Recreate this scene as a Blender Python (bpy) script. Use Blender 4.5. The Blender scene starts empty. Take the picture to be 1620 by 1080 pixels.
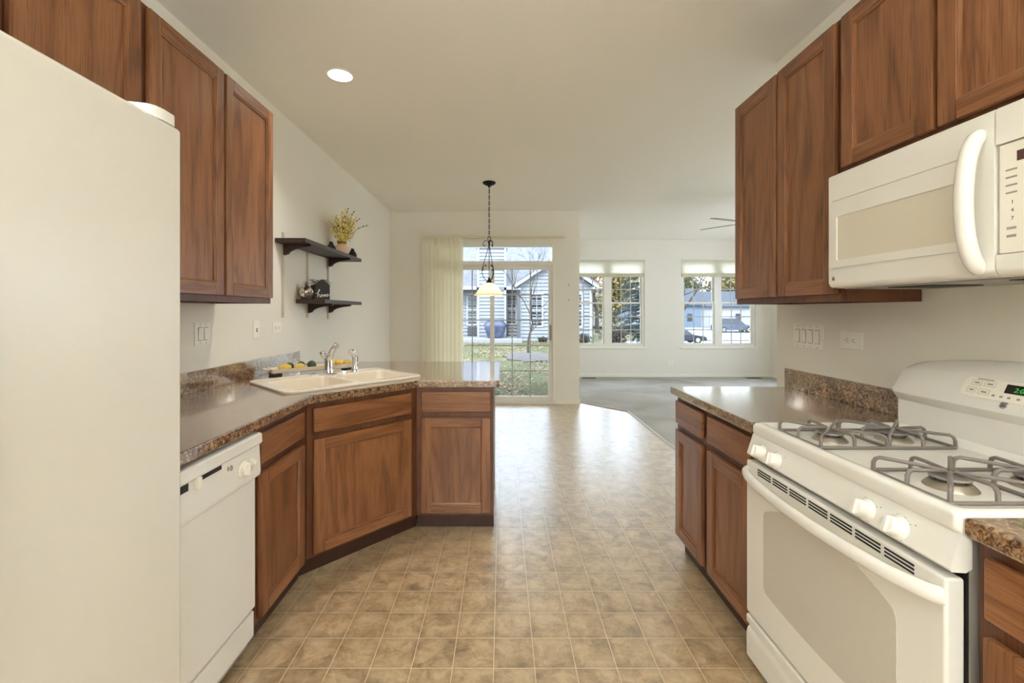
import bpy, bmesh, math, random
from mathutils import Vector, Matrix, Quaternion
random.seed(7)
SC = bpy.context.scene
COL = SC.collection
PI = math.pi

# ------------------------------------------------------------------ camera
F, VX, VY, EYE = 707.0, 794.0, 492.5, 1.315      # focal length and vanishing point in pixels, eye height
cam_d = bpy.data.cameras.new('camera')
cam_d.sensor_fit = 'HORIZONTAL'
cam_d.sensor_width = 36.0
cam_d.lens = 36.0 * F / 1620.0
cam_d.shift_x = (810.0 - VX) / 1620.0
cam_d.shift_y = (VY - 540.0) / 1620.0
cam_d.clip_start = 0.02
cam_d.clip_end = 400
cam = bpy.data.objects.new('camera', cam_d)
COL.objects.link(cam)
cam.location = (0, 0, EYE)
cam.rotation_euler = (PI / 2, 0, 0)
SC.camera = cam

# ------------------------------------------------------------------ world, view
SC.view_settings.view_transform = 'Standard'
SC.view_settings.look = 'None'
SC.view_settings.exposure = 1.32
SC.view_settings.gamma = 1.0
SC.view_settings.use_curve_mapping = False
world = bpy.data.worlds.new('overcast_sky')
SC.world = world
world.use_nodes = True
wn = world.node_tree
bg = wn.nodes['Background']
SKY = 3.2
bg.inputs[1].default_value = SKY
tc = wn.nodes.new('ShaderNodeTexCoord')
sp = wn.nodes.new('ShaderNodeSeparateXYZ')
wr = wn.nodes.new('ShaderNodeValToRGB')
wn.links.new(tc.outputs['Generated'], sp.inputs[0])
wn.links.new(sp.outputs[2], wr.inputs[0])
wr.color_ramp.elements[0].position = 0.0
wr.color_ramp.elements[0].color = (0.76, 0.85, 0.97, 1)
wr.color_ramp.elements[1].position = 0.6
wr.color_ramp.elements[1].color = (0.68, 0.82, 1.0, 1)
wn.links.new(wr.outputs[0], bg.inputs[0])

def lamp(name, kind, loc, energy, color, rot=(0, 0, 0), **kw):
    d = bpy.data.lights.new(name, kind)
    d.energy = energy
    d.color = color
    for k, v in kw.items():
        setattr(d, k, v)
    o = bpy.data.objects.new(name, d)
    COL.objects.link(o)
    o.location = loc
    o.rotation_euler = rot
    return o

SC.cycles.max_bounces = 14
SC.cycles.diffuse_bounces = 8
SC.cycles.transparent_max_bounces = 16

# hazy daylight sun on the street side of the house
lamp('sun', 'SUN', (10, 0, 12), 1.6, (1.0, 0.95, 0.86), rot=(math.radians(48), 0, math.radians(-12)), angle=math.radians(12))

# ------------------------------------------------------------------ mesh helpers
WM = {}

class MB:
    """collects shapes into one bmesh"""
    def __init__(s, M=None):
        s.bm = bmesh.new()
        s.M = M or Matrix()
        s.mi = 0

    def v(s, p):
        return s.bm.verts.new(s.M @ Vector(p))

    def face(s, vs, mi=None):
        try:
            f = s.bm.faces.new(vs)
            f.material_index = s.mi if mi is None else mi
            return f
        except ValueError:
            return None

    def poly(s, pts, mi=None):
        return s.face([s.v(p) for p in pts], mi)

    def _bevel(s, edges, bev, seg):
        if bev > 0:
            bmesh.ops.bevel(s.bm, geom=list(edges), offset=bev, offset_type='OFFSET', segments=seg, profile=0.5,
                            affect='EDGES', clamp_overlap=True)

    def box(s, x0, x1, y0, y1, z0, z1, bev=0.0, seg=2, mi=None):
        if x0 > x1: x0, x1 = x1, x0
        if y0 > y1: y0, y1 = y1, y0
        if z0 > z1: z0, z1 = z1, z0
        p = [s.v(q) for q in ((x0, y0, z0), (x1, y0, z0), (x1, y1, z0), (x0, y1, z0),
                              (x0, y0, z1), (x1, y0, z1), (x1, y1, z1), (x0, y1, z1))]
        es = set()
        for q in ((0, 3, 2, 1), (4, 5, 6, 7), (0, 1, 5, 4), (1, 2, 6, 5), (2, 3, 7, 6), (3, 0, 4, 7)):
            f = s.face([p[i] for i in q], mi)
            es.update(f.edges)
        s._bevel(es, bev, seg)
        return s

    def loft(s, loops, closed=True, caps=True, mi=None):
        L = [[s.v(p) for p in lp] for lp in loops]
        n = len(L[0])
        for a, b in zip(L, L[1:]):
            for i in range(n if closed else n - 1):
                j = (i + 1) % n
                s.face([a[i], a[j], b[j], b[i]], mi)
        if caps and closed:
            s.face(list(reversed(L[0])), mi)
            s.face(L[-1], mi)
        return s

    def prism(s, outer, a0, a1, axis='z', holes=(), bev=0.0, seg=2, mi=None):
        """outer/holes: 2d loops; axis z: (x,y), axis y: (x,z), axis x: (y,z)"""
        def P(q, a):
            if axis == 'z': return (q[0], q[1], a)
            if axis == 'y': return (q[0], a, q[1])
            return (a, q[0], q[1])
        loops = [list(outer)] + [list(h) for h in holes]
        V0 = [[s.v(P(q, a0)) for q in lp] for lp in loops]
        V1 = [[s.v(P(q, a1)) for q in lp] for lp in loops]
        es = set()
        for lo, hi in zip(V0, V1):
            n = len(lo)
            for i in range(n):
                j = (i + 1) % n
                f = s.face([lo[i], lo[j], hi[j], hi[i]], mi)
                if f: es.update(f.edges)
        for V in (V0, V1):
            if len(V) == 1:
                s.face(V[0], mi)
            else:
                ed = []
                for lp in V:
                    for i in range(len(lp)):
                        e = s.bm.edges.get((lp[i], lp[(i + 1) % len(lp)]))
                        ed.append(e)
                r = bmesh.ops.triangle_fill(s.bm, edges=ed, use_beauty=True)
                for g in r['geom']:
                    if isinstance(g, bmesh.types.BMFace):
                        g.material_index = s.mi if mi is None else mi
        if bev and not holes:
            s._bevel(es, bev, seg)
        return s

    def tube(s, path, r, n=8, closed=False, mi=None, flat=None):
        pts = [Vector(p) for p in path]
        m = len(pts)
        rr = r if isinstance(r, (list, tuple)) else [r] * m
        tang = []
        for i in range(m):
            if closed:
                t = pts[(i + 1) % m] - pts[(i - 1) % m]
            else:
                t = pts[min(i + 1, m - 1)] - pts[max(i - 1, 0)]
            if t.length < 1e-9: t = Vector((0, 0, 1))
            tang.append(t.normalized())
        up = Vector((0, 0, 1)) if abs(tang[0].z) < 0.9 else Vector((1, 0, 0))
        nrm = (up - tang[0] * up.dot(tang[0])).normalized()
        loops = []
        for i in range(m):
            if i:
                q = tang[i - 1].rotation_difference(tang[i])
                nrm = q @ nrm
                nrm = (nrm - tang[i] * nrm.dot(tang[i])).normalized()
            b = tang[i].cross(nrm)
            k1 = rr[i]
            k2 = rr[i] * (flat or 1.0)
            loops.append([pts[i] + nrm * (math.cos(2 * PI * k / n) * k1) + b * (math.sin(2 * PI * k / n) * k2) for k in range(n)])
        if closed:
            L = [[s.v(p) for p in lp] for lp in loops]
            for i in range(m):
                a, b2 = L[i], L[(i + 1) % m]
                for k in range(n):
                    s.face([a[k], a[(k + 1) % n], b2[(k + 1) % n], b2[k]], mi)
        else:
            s.loft(loops, mi=mi)
        return s

    def lathe(s, prof, c=(0, 0, 0), n=24, R=None, mi=None, caps=True):
        """prof: (radius, height) pairs; R rotates the axis"""
        c = Vector(c)
        R = R or Matrix.Identity(3)
        loops = []
        for r, z in prof:
            r = max(r, 1e-4)
            loops.append([c + R @ Vector((r * math.cos(2 * PI * k / n), r * math.sin(2 * PI * k / n), z)) for k in range(n)])
        return s.loft(loops, mi=mi, caps=caps)

    def ball(s, c, rx, ry=None, rz=None, n=16, m=10, mi=None, R=None):
        ry = rx if ry is None else ry
        rz = rx if rz is None else rz
        R = R or Matrix.Identity(3)
        c = Vector(c)
        loops = []
        for i in range(m + 1):
            t = -PI / 2 + PI * i / m
            k = max(math.cos(t), 1e-3)
            loops.append([c + R @ Vector((rx * k * math.cos(2 * PI * j / n), ry * k * math.sin(2 * PI * j / n), rz * math.sin(t))) for j in range(n)])
        return s.loft(loops, mi=mi)

    def build(s, name, mats, parent=None, local=False, sharp=38, kind=None):
        if not isinstance(mats, (list, tuple)): mats = [mats]
        bm = s.bm
        if parent is not None and not local:
            bm.transform(WM[parent.name].inverted())
        bmesh.ops.recalc_face_normals(bm, faces=bm.faces)
        lim = math.radians(sharp)
        for f in bm.faces: f.smooth = True
        for e in bm.edges:
            if len(e.link_faces) == 2 and e.calc_face_angle(0) > lim: e.smooth = False
        me = bpy.data.meshes.new(name)
        bm.to_mesh(me)
        bm.free()
        for m in mats: me.materials.append(m)
        o = bpy.data.objects.new(name, me)
        COL.objects.link(o)
        if parent is not None:
            o.parent = parent
            WM[o.name] = WM[parent.name].copy()
        else:
            WM[o.name] = Matrix()
        if kind: o['kind'] = kind
        if len(me.polygons) < 2500:
            w = o.modifiers.new('even_normals', 'WEIGHTED_NORMAL')
            w.keep_sharp = True
            w.weight = 80
        return o

def tag(o, label=None, cat=None, group=None, kind=None):
    if label: o['label'] = label
    if cat: o['category'] = cat
    if group: o['group'] = group
    if kind: o['kind'] = kind
    return o

def thing(name, label, cat, loc=(0, 0, 0), rotz=0.0, group=None, kind=None):
    o = bpy.data.objects.new(name, None)
    o.empty_display_size = 0.1
    COL.objects.link(o)
    o.location = loc
    o.rotation_euler = (0, 0, rotz)
    WM[o.name] = Matrix.Translation(loc) @ Matrix.Rotation(rotz, 4, 'Z')
    return tag(o, label, cat, group, kind)

def struct(name, mb, mats, parent=None):
    o = mb.build(name, mats, parent)
    if parent is None: o['kind'] = 'structure'
    return o

def shell(name):
    return thing(name, None, None, kind='structure')

def kids(o):
    return [c for c in bpy.data.objects if c.parent == o]

def dup(root, loc, rotz=None, label=None, group=None):
    r = root.copy()
    COL.objects.link(r)
    r.location = loc
    if rotz is not None: r.rotation_euler = (0, 0, rotz)
    if label: r['label'] = label
    if group: r['group'] = group
    for ch in kids(root):
        c = ch.copy()
        COL.objects.link(c)
        c.parent = r
        for g in kids(ch):
            d = g.copy()
            COL.objects.link(d)
            d.parent = c
    return r

def lettering(txt, size, M, mat, parent, name='lettering', depth=0.0006, shear=0.0):
    """text standing in the plane of M (x right, y up, z out), M in world space"""
    cu = bpy.data.curves.new(name, 'FONT')
    cu.body = txt
    cu.size = size
    cu.extrude = depth
    cu.shear = shear
    cu.align_x = 'CENTER'
    cu.align_y = 'CENTER'
    cu.resolution_u = 3
    t = bpy.data.objects.new(name + '_curve', cu)
    COL.objects.link(t)
    dg = bpy.context.evaluated_depsgraph_get()
    me = bpy.data.meshes.new_from_object(t.evaluated_get(dg))
    bpy.data.objects.remove(t)
    bpy.data.curves.remove(cu)
    me.transform(WM[parent.name].inverted() @ M)
    me.materials.clear()
    me.materials.append(mat)
    me.name = name
    o = bpy.data.objects.new(name, me)
    COL.objects.link(o)
    o.parent = parent
    WM[o.name] = WM[parent.name].copy()
    return o

def frame3(x, y, z, o):
    x, y, z = Vector(x).normalized(), Vector(y).normalized(), Vector(z).normalized()
    return Matrix(((x.x, y.x, z.x, o[0]), (x.y, y.y, z.y, o[1]), (x.z, y.z, z.z, o[2]), (0, 0, 0, 1)))

def rrect(x0, x1, y0, y1, r, n=4):
    out = []
    for cx, cy, a in ((x1 - r, y0 + r, -PI / 2), (x1 - r, y1 - r, 0), (x0 + r, y1 - r, PI / 2), (x0 + r, y0 + r, PI)):
        for i in range(n + 1):
            t = a + PI / 2 * i / n
            out.append((cx + r * math.cos(t), cy + r * math.sin(t)))
    return out

def spline(pts, n=6):
    P = [Vector(p) for p in pts]
    out = []
    for i in range(len(P) - 1):
        p0, p1, p2, p3 = P[max(i - 1, 0)], P[i], P[i + 1], P[min(i + 2, len(P) - 1)]
        for k in range(n):
            t = k / n
            out.append(0.5 * ((2 * p1) + (p2 - p0) * t + (2 * p0 - 5 * p1 + 4 * p2 - p3) * t * t + (3 * p1 - p0 - 3 * p2 + p3) * t ** 3))
    out.append(P[-1])
    return out

# ------------------------------------------------------------------ materials
def lin(c):
    def f(u):
        u /= 255.0
        return u / 12.92 if u <= 0.04045 else ((u + 0.055) / 1.055) ** 2.4
    return (f(c[0]), f(c[1]), f(c[2]), 1.0)

def mat(name, c, rough=0.5, metal=0.0, spec=0.5, **kw):
    m = bpy.data.materials.new(name)
    m.use_nodes = True
    b = m.node_tree.nodes['Principled BSDF']
    b.inputs['Base Color'].default_value = lin(c)
    b.inputs['Roughness'].default_value = rough
    b.inputs['Metallic'].default_value = metal
    b.inputs['Specular IOR Level'].default_value = spec
    for k, v in kw.items():
        b.inputs[k.replace('_', ' ')].default_value = v
    return m

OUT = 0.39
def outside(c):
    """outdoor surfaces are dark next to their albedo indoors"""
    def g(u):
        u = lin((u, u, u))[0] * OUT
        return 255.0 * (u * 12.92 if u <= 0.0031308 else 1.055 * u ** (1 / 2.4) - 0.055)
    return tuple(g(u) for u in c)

class NT:
    def __init__(s, m):
        s.t = m.node_tree
        s.b = s.t.nodes['Principled BSDF']
    def n(s, kind, **kw):
        x = s.t.nodes.new('ShaderNode' + kind)
        for k, v in kw.items():
            if hasattr(x, k): setattr(x, k, v)
            else: x.inputs[k].default_value = v
        return x
    def l(s, a, b):
        s.t.links.new(a, b)
    def ramp(s, fac, stops):
        r = s.n('ValToRGB')
        e = r.color_ramp.elements
        while len(e) > 1: e.remove(e[-1])
        e[0].position, e[0].color = stops[0][0], lin(stops[0][1])
        for p, c in stops[1:]:
            q = e.new(p)
            q.color = lin(c)
        s.l(fac, r.inputs[0])
        return r.outputs[0]
    def noise(s, vec, scale, detail=4, rough=0.55, dist=0.0):
        x = s.n('TexNoise')
        x.inputs['Scale'].default_value = scale
        x.inputs['Detail'].default_value = detail
        x.inputs['Roughness'].default_value = rough
        x.inputs['Distortion'].default_value = dist
        if vec is not None: s.l(vec, x.inputs['Vector'])
        return x.outputs[0]
    def math(s, op, a, b=None):
        x = s.n('Math', operation=op)
        for i, q in enumerate((a, b)):
            if q is None: continue
            if isinstance(q, (int, float)): x.inputs[i].default_value = q
            else: s.l(q, x.inputs[i])
        return x.outputs[0]
    def mix(s, fac, a, b, mode='MIX'):
        x = s.n('Mix', data_type='RGBA', blend_type=mode)
        if isinstance(fac, (int, float)): x.inputs[0].default_value = fac
        else: s.l(fac, x.inputs[0])
        for i, q in ((6, a), (7, b)):
            if isinstance(q, tuple): x.inputs[i].default_value = lin(q)
            else: s.l(q, x.inputs[i])
        return x.outputs[2]
    def bump(s, h, strength=0.2, dist=0.002):
        x = s.n('Bump')
        x.inputs['Strength'].default_value = strength
        x.inputs['Distance'].default_value = dist
        s.l(h, x.inputs['Height'])
        s.l(x.outputs[0], s.b.inputs['Normal'])
    def obj(s, scale=(1, 1, 1), rnd=True):
        tc = s.n('TexCoord')
        v = tc.outputs['Object']
        if rnd:
            oi = s.n('ObjectInfo')
            mu = s.n('VectorMath', operation='SCALE')
            mu.inputs[0].default_value = (7.3, 11.1, 5.7)
            s.l(oi.outputs['Random'], mu.inputs['Scale'])
            ad = s.n('VectorMath', operation='ADD')
            s.l(v, ad.inputs[0])
            s.l(mu.outputs[0], ad.inputs[1])
            v = ad.outputs[0]
        mp = s.n('Mapping')
        mp.inputs['Scale'].default_value = scale
        s.l(v, mp.inputs['Vector'])
        return mp.outputs[0]

def wood(name, vertical=True, dark=(86, 53, 32), mid=(145, 96, 62), light=(176, 126, 86), rough=0.29):
    m = mat(name, mid, rough)
    t = NT(m)
    if vertical: s1, s2 = (3.2, 3.2, 0.42), (90, 90, 2.2)
    else: s1, s2 = (0.42, 0.42, 5.0), (2.2, 2.2, 110)
    rings = t.noise(t.obj(s1), 1.6, 3, 0.5, 0.4)
    r = t.math('PINGPONG', t.math('MULTIPLY', rings, 14.0), 1.0)
    r = t.math('POWER', r, 1.6)
    pores = t.noise(t.obj(s2), 3.0, 3, 0.6)
    blot = t.noise(t.obj((1.2, 1.2, 0.5) if vertical else (0.5, 0.5, 1.2)), 2.0, 2)
    c1 = t.ramp(r, [(0.0, light), (0.55, mid), (1.0, dark)])
    c1 = t.mix(0.62, c1, mid)
    c2 = t.ramp(pores, [(0.30, (176, 166, 160)), (0.47, (238, 234, 231)), (0.75, (255, 255, 255))])
    c = t.mix(1.0, c1, c2, 'MULTIPLY')
    c3 = t.ramp(blot, [(0.3, (222, 214, 208)), (0.7, (255, 255, 255))])
    c = t.mix(1.0, c, c3, 'MULTIPLY')
    t.l(c, t.b.inputs['Base Color'])
    t.bump(pores, 0.12, 0.001)
    return m

OAK_V = wood('oak_grain_upright', True)
OAK_H = wood('oak_grain_lengthwise', False)
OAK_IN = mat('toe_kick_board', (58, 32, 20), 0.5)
OAK_F_SHADE = wood('oak_frame_gap_shade', True, (70, 39, 23), (106, 63, 38), (126, 80, 50), 0.38)  # darker than the doors: shade of the door gaps put into the colour
WALNUT = wood('dark_stained_pine', False, (38, 24, 17), (58, 38, 28), (84, 60, 46), 0.45)

def granite():
    m = mat('speckled_laminate', (130, 105, 80), 0.2, Coat_Weight=1.0, Coat_IOR=1.85, Coat_Roughness=0.09)
    t = NT(m)
    v = t.obj((1, 1, 1), rnd=False)
    big = t.noise(v, 14, 4, 0.6, 0.6)
    fine = t.noise(v, 95, 5, 0.72, 0.8)
    vo = t.n('TexVoronoi')
    vo.inputs['Scale'].default_value = 130
    t.l(v, vo.inputs['Vector'])
    f = t.math('ADD', t.math('MULTIPLY', fine, 0.80), t.math('MULTIPLY', big, 0.20))
    c = t.ramp(f, [(0.36, (38, 27, 20)), (0.45, (104, 76, 54)), (0.52, (154, 122, 92)), (0.60, (190, 162, 130)), (0.70, (120, 94, 70))])
    c2 = t.ramp(vo.outputs['Distance'], [(0.0, (255, 255, 255)), (0.5, (225, 215, 205))])
    t.l(t.mix(0.6, c, c2, 'MULTIPLY'), t.b.inputs['Base Color'])
    return m
GRANITE = granite()

def vinyl():
    m = mat('vinyl_tile', (170, 148, 112), 0.3, Coat_Weight=1.0, Coat_IOR=2.2, Coat_Roughness=0.33)
    t = NT(m)
    T = 0.1517
    geo = t.n('NewGeometry')
    sep = t.n('SeparateXYZ')
    t.l(geo.outputs['Position'], sep.inputs[0])
    u = t.math('DIVIDE', t.math('SUBTRACT', sep.outputs[0], -0.0307), T)
    w = t.math('DIVIDE', t.math('SUBTRACT', sep.outputs[1], 1.648), T)
    def edge(q):
        fr = t.math('FRACT', q)
        return t.math('MINIMUM', fr, t.math('SUBTRACT', 1.0, fr))
    d = t.math('MINIMUM', edge(u), edge(w))
    grout = t.math('LESS_THAN', d, 0.010)
    cell = t.n('CombineXYZ')
    t.l(t.math('FLOOR', u), cell.inputs[0])
    t.l(t.math('FLOOR', w), cell.inputs[1])
    wnz = t.n('TexWhiteNoise')
    t.l(cell.outputs[0], wnz.inputs[0])
    # each tile gets its own piece of the mottled print
    off = t.n('VectorMath', operation='SCALE')
    t.l(wnz.outputs['Color'], off.inputs[0])
    off.inputs['Scale'].default_value = 9.0
    ad = t.n('VectorMath', operation='ADD')
    t.l(geo.outputs['Position'], ad.inputs[0])
    t.l(off.outputs[0], ad.inputs[1])
    n1 = t.noise(ad.outputs[0], 11, 6, 0.66, 0.5)
    n2 = t.noise(ad.outputs[0], 60, 4, 0.7)
    f = t.math('ADD', t.math('MULTIPLY', n1, 0.75), t.math('MULTIPLY', n2, 0.25))
    c = t.ramp(f, [(0.33, (122, 99, 70)), (0.45, (166, 140, 104)), (0.55, (194, 169, 132)), (0.68, (210, 190, 158))])
    wear = t.ramp(t.math('MINIMUM', t.math('MULTIPLY', d, 3.0), 1.0), [(0.0, (222, 212, 200)), (0.5, (255, 255, 255))])
    c = t.mix(0.8, c, wear, 'MULTIPLY')
    c = t.mix(grout, c, (222, 206, 176))
    t.l(c, t.b.inputs['Base Color'])
    rip = t.noise(geo.outputs['Position'], 7, 2, 0.5)
    h = t.math('ADD', t.math('MULTIPLY', t.math('MINIMUM', t.math('MULTIPLY', d, 12.0), 1.0), 0.5), t.math('MULTIPLY', n2, 0.35))
    h = t.math('ADD', h, t.math('MULTIPLY', rip, 0.5))
    t.bump(h, 0.16, 0.002)
    return m
VINYL = vinyl()

def carpet():
    m = mat('carpet_pile', (196, 192, 184), 0.95, spec=0.1)
    t = NT(m)
    v = t.obj((1, 1, 1), False)
    a = t.noise(v, 240, 3, 0.7)
    b = t.noise(v, 1.6, 3, 0.5, 0.6)
    c = t.ramp(b, [(0.35, (184, 178, 170)), (0.65, (204, 200, 193))])
    c2 = t.ramp(a, [(0.3, (205, 203, 200)), (0.7, (255, 255, 255))])
    t.l(t.mix(1.0, c, c2, 'MULTIPLY'), t.b.inputs['Base Color'])
    t.bump(a, 0.6, 0.006)
    return m
CARPET = carpet()

def paint(name, c, rough=0.75):
    m = mat(name, c, rough, spec=0.25)
    t = NT(m)
    n = t.noise(t.obj((1, 1, 1), False), 180, 3, 0.6)
    t.bump(n, 0.05, 0.001)
    return m
WALL = paint('wall_paint', (228, 223, 212))
CEIL = paint('ceiling_paint', (240, 235, 224), 0.85)
TRIM = mat('trim_paint', (236, 231, 218), 0.4)
BLANC = mat('appliance_enamel', (230, 227, 221), 0.16)
BLANC_TEX = mat('textured_enamel', (212, 207, 199), 0.26)
NT_ = NT(BLANC_TEX)
NT_.bump(NT_.noise(NT_.obj((1, 1, 1), False), 260, 2, 0.5), 0.10, 0.001)
PLASTIC = mat('white_plastic', (236, 231, 220), 0.35)
GREYPL = mat('grey_plastic', (150, 146, 138), 0.5)
DARK = mat('dark_gap', (24, 20, 17), 0.7)
BLACK = mat('black_ceramic', (18, 16, 15), 0.3)
IRON = mat('black_iron', (26, 23, 22), 0.45, 0.6)
GRATE = mat('grey_grate_enamel', (118, 108, 102), 0.35)
BURNER = mat('burner_aluminium', (165, 155, 140), 0.35, 0.8)
BURNCAP = mat('burner_cap_enamel', (135, 128, 122), 0.4)
CHROME = mat('chrome', (225, 225, 228), 0.08, 1.0)
STEEL = mat('galvanised_side', (168, 162, 156), 0.4, 0.3)
OVENGLASS = mat('oven_glass', (200, 194, 184), 0.2)
MICROGLASS = mat('microwave_window', (214, 206, 190), 0.16)
INK = mat('printed_ink', (150, 143, 130), 0.6)
DARKINK = mat('dark_ink', (52, 48, 46), 0.6)
SCREEN = mat('dark_display', (22, 18, 18), 0.1)
REDSCREEN = mat('maroon_display', (86, 56, 54), 0.15)
SINKMAT = mat('sink_enamel', (240, 230, 214), 0.18)
VINYLWHITE = mat('vinyl_frame', (226, 222, 212), 0.4)
MUNTIN = mat('grille_bar', (176, 176, 176), 0.45)
SHADEROD = mat('shade_rail', (196, 190, 160), 0.5)
REGISTER = mat('floor_register', (60, 56, 52), 0.5, 0.4)
BRASSY = mat('standard_metal', (206, 196, 176), 0.4, 0.4)

def emit(name, c, strength):
    m = bpy.data.materials.new(name)
    m.use_nodes = True
    b = m.node_tree.nodes['Principled BSDF']
    b.inputs['Base Color'].default_value = lin(c)
    b.inputs['Emission Color'].default_value = lin(c)
    b.inputs['Emission Strength'].default_value = strength
    b.inputs['Roughness'].default_value = 0.5
    return m

def glass():
    m = bpy.data.materials.new('window_glass')
    m.use_nodes = True
    t = m.node_tree
    t.nodes.remove(t.nodes['Principled BSDF'])
    out = t.nodes['Material Output']
    tr = t.nodes.new('ShaderNodeBsdfTransparent')
    tr.inputs[0].default_value = (0.93, 0.95, 0.95, 1)
    gl = t.nodes.new('ShaderNodeBsdfGlossy')
    gl.inputs['Roughness'].default_value = 0.02
    fr = t.nodes.new('ShaderNodeFresnel')
    fr.inputs[0].default_value = 1.12
    mx = t.nodes.new('ShaderNodeMixShader')
    t.links.new(fr.outputs[0], mx.inputs[0])
    t.links.new(tr.outputs[0], mx.inputs[1])
    t.links.new(gl.outputs[0], mx.inputs[2])
    t.links.new(mx.outputs[0], out.inputs[0])
    return m
GLASS = glass()

def translucent(name, c, k=0.5):
    m = bpy.data.materials.new(name)
    m.use_nodes = True
    t = m.node_tree
    t.nodes.remove(t.nodes['Principled BSDF'])
    out = t.nodes['Material Output']
    d = t.nodes.new('ShaderNodeBsdfDiffuse')
    d.inputs[0].default_value = lin(c)
    tl = t.nodes.new('ShaderNodeBsdfTranslucent')
    tl.inputs[0].default_value = lin(c)
    mx = t.nodes.new('ShaderNodeMixShader')
    mx.inputs[0].default_value = k
    t.links.new(d.outputs[0], mx.inputs[1])
    t.links.new(tl.outputs[0], mx.inputs[2])
    t.links.new(mx.outputs[0], out.inputs[0])
    return m
SHADECLOTH = translucent('cellular_fabric', (250, 248, 240), 0.65)
VANE = translucent('vane_fabric', (246, 242, 228), 0.5)

# ------------------------------------------------------------------ room shell
WX, RX, DY, FY, H = -1.585, 1.58, 6.346, 8.90, 2.742     # left wall, right wall, dining wall, far wall, ceiling
mb = MB(); mb.box(WX - 0.12, WX, -3.72, DY + 0.14, -0.1, H); struct('wall_left', mb, WALL)
mb = MB(); mb.box(RX, RX + 0.12, -3.72, 2.568, -0.1, H); struct('wall_right', mb, WALL)
# dining wall with the patio door opening
DX0, DX1, DZ = -1.032, 0.750, 2.271
mb = MB()
mb.prism([(WX, 0), (DX0, 0), (DX0, DZ), (DX1, DZ), (DX1, 0), (1.10, 0), (1.10, H), (WX, H)], DY, DY + 0.14, 'y')
struct('wall_dining', mb, WALL)
mb = MB(); mb.box(0.98, 1.10, DY + 0.14, FY, -0.1, H); struct('wall_bump', mb, WALL)
W1, W2, WZ0, WZ1 = (1.37, 2.845), (3.575, 5.048), 0.604, 2.366
mb = MB()
mb.prism([(0.98, -0.1), (5.48, -0.1), (5.48, H), (0.98, H)], FY, FY + 0.15, 'y',
         holes=[[(a, WZ0), (b, WZ0), (b, WZ1), (a, WZ1)] for a, b in (W1, W2)])
struct('wall_far', mb, WALL)
mb = MB()
mb.prism([(1.9, -0.1), (FY, -0.1), (FY, H), (1.9, H)], 5.36, 5.48, 'x', holes=[[(4.6, 0.75), (7.6, 0.75), (7.6, 2.3), (4.6, 2.3)]])
struct('wall_living_right', mb, WALL)
mb = MB(); mb.box(RX + 0.12, 5.36, 1.9, 2.02, -0.1, H); struct('wall_living_back', mb, WALL)
mb = MB()
mb.prism([(WX, -0.1), (RX, -0.1), (RX, H), (WX, H)], -3.72, -3.6, 'y', holes=[[(-0.6, 0.9), (0.6, 0.9), (0.6, 2.2), (-0.6, 2.2)]])
struct('wall_back', mb, WALL)
# ceiling with the hole for the recessed downlight
CANX, CANY = -0.975, 2.694
mb = MB()
mb.prism([(WX - 0.12, -3.72), (5.48, -3.72), (5.48, FY + 0.15), (WX - 0.12, FY + 0.15)], H, H + 0.16, 'z',
         holes=[[(CANX + 0.075 * math.cos(2 * PI * k / 24), CANY + 0.075 * math.sin(2 * PI * k / 24)) for k in range(24)]])
struct('ceiling', mb, CEIL)
# floors
mb = MB(); mb.prism([(WX, -3.6), (1.655, -3.6), (1.655, 5.86), (1.14, 6.43), (1.10, DY + 0.14), (WX, DY + 0.14)], -0.1, 0.0, 'z')
struct('floor', mb, VINYL)
mb = MB(); mb.prism([(1.655, 1.95), (5.42, 1.95), (5.42, FY + 0.05), (1.05, FY + 0.05), (1.05, DY + 0.10), (1.14, 6.43), (1.655, 5.86)], -0.1, 0.012, 'z')
struct('floor_carpet', mb, CARPET)
mb = MB()
mb.tube([(1.655, 2.57, 0.006), (1.655, 5.86, 0.006), (1.14, 6.43, 0.006)], 0.009, 6)
struct('trim_1', mb, mat('transition_strip', (214, 210, 204), 0.3, 0.4))

def baseboard(name, x0, x1, y0, y1, h=0.062):
    mb = MB(); mb.box(x0, x1, y0, y1, 0.0, h, 0.003); struct(name, mb, TRIM)
mb = MB()
mb.box(DX1 + 0.004, 1.112, DY - 0.012, DY, 0.0, 0.062, 0.003)
mb.box(1.10, 1.112, DY, DY + 0.10, 0.0, 0.062, 0.003)
struct('baseboard_dining', mb, TRIM)
baseboard('baseboard_far', 1.10, 5.36, FY - 0.013, FY, 0.075)
baseboard('baseboard_right', 5.347, 5.36, 2.02, FY - 0.013, 0.075)
baseboard('baseboard_left', WX, WX + 0.012, 3.75, DY)
mb = MB(); mb.box(RX - 0.002, RX + 0.132, 2.568, 2.580, 0.0, 0.062, 0.003); struct('baseboard_corner', mb, TRIM)

# ------------------------------------------------------------------ patio door
door = shell('door_1')
mb = MB()
fy0, fy1 = DY - 0.008, DY + 0.125
mb.box(DX0, DX0 + 0.03, fy0, fy1, 0.0, DZ, 0.003)
mb.box(DX1 - 0.03, DX1, fy0, fy1, 0.0, DZ, 0.003)
mb.box(DX0 + 0.03, DX1 - 0.03, fy0, fy1, DZ - 0.028, DZ, 0.003)
mb.box(DX0 + 0.03, DX1 - 0.03, fy0, fy1, 1.975, 2.030, 0.003)
mb.box(DX0 + 0.03, DX1 - 0.03, fy0, fy1, 0.0, 0.036, 0.003)
mb.build('door_frame', VINYLWHITE, door)
mb = MB(); mb.box(DX0 + 0.03, DX1 - 0.03, DY + 0.055, DY + 0.061, 2.030, DZ - 0.028); mb.build('transom_pane', GLASS, door)

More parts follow.
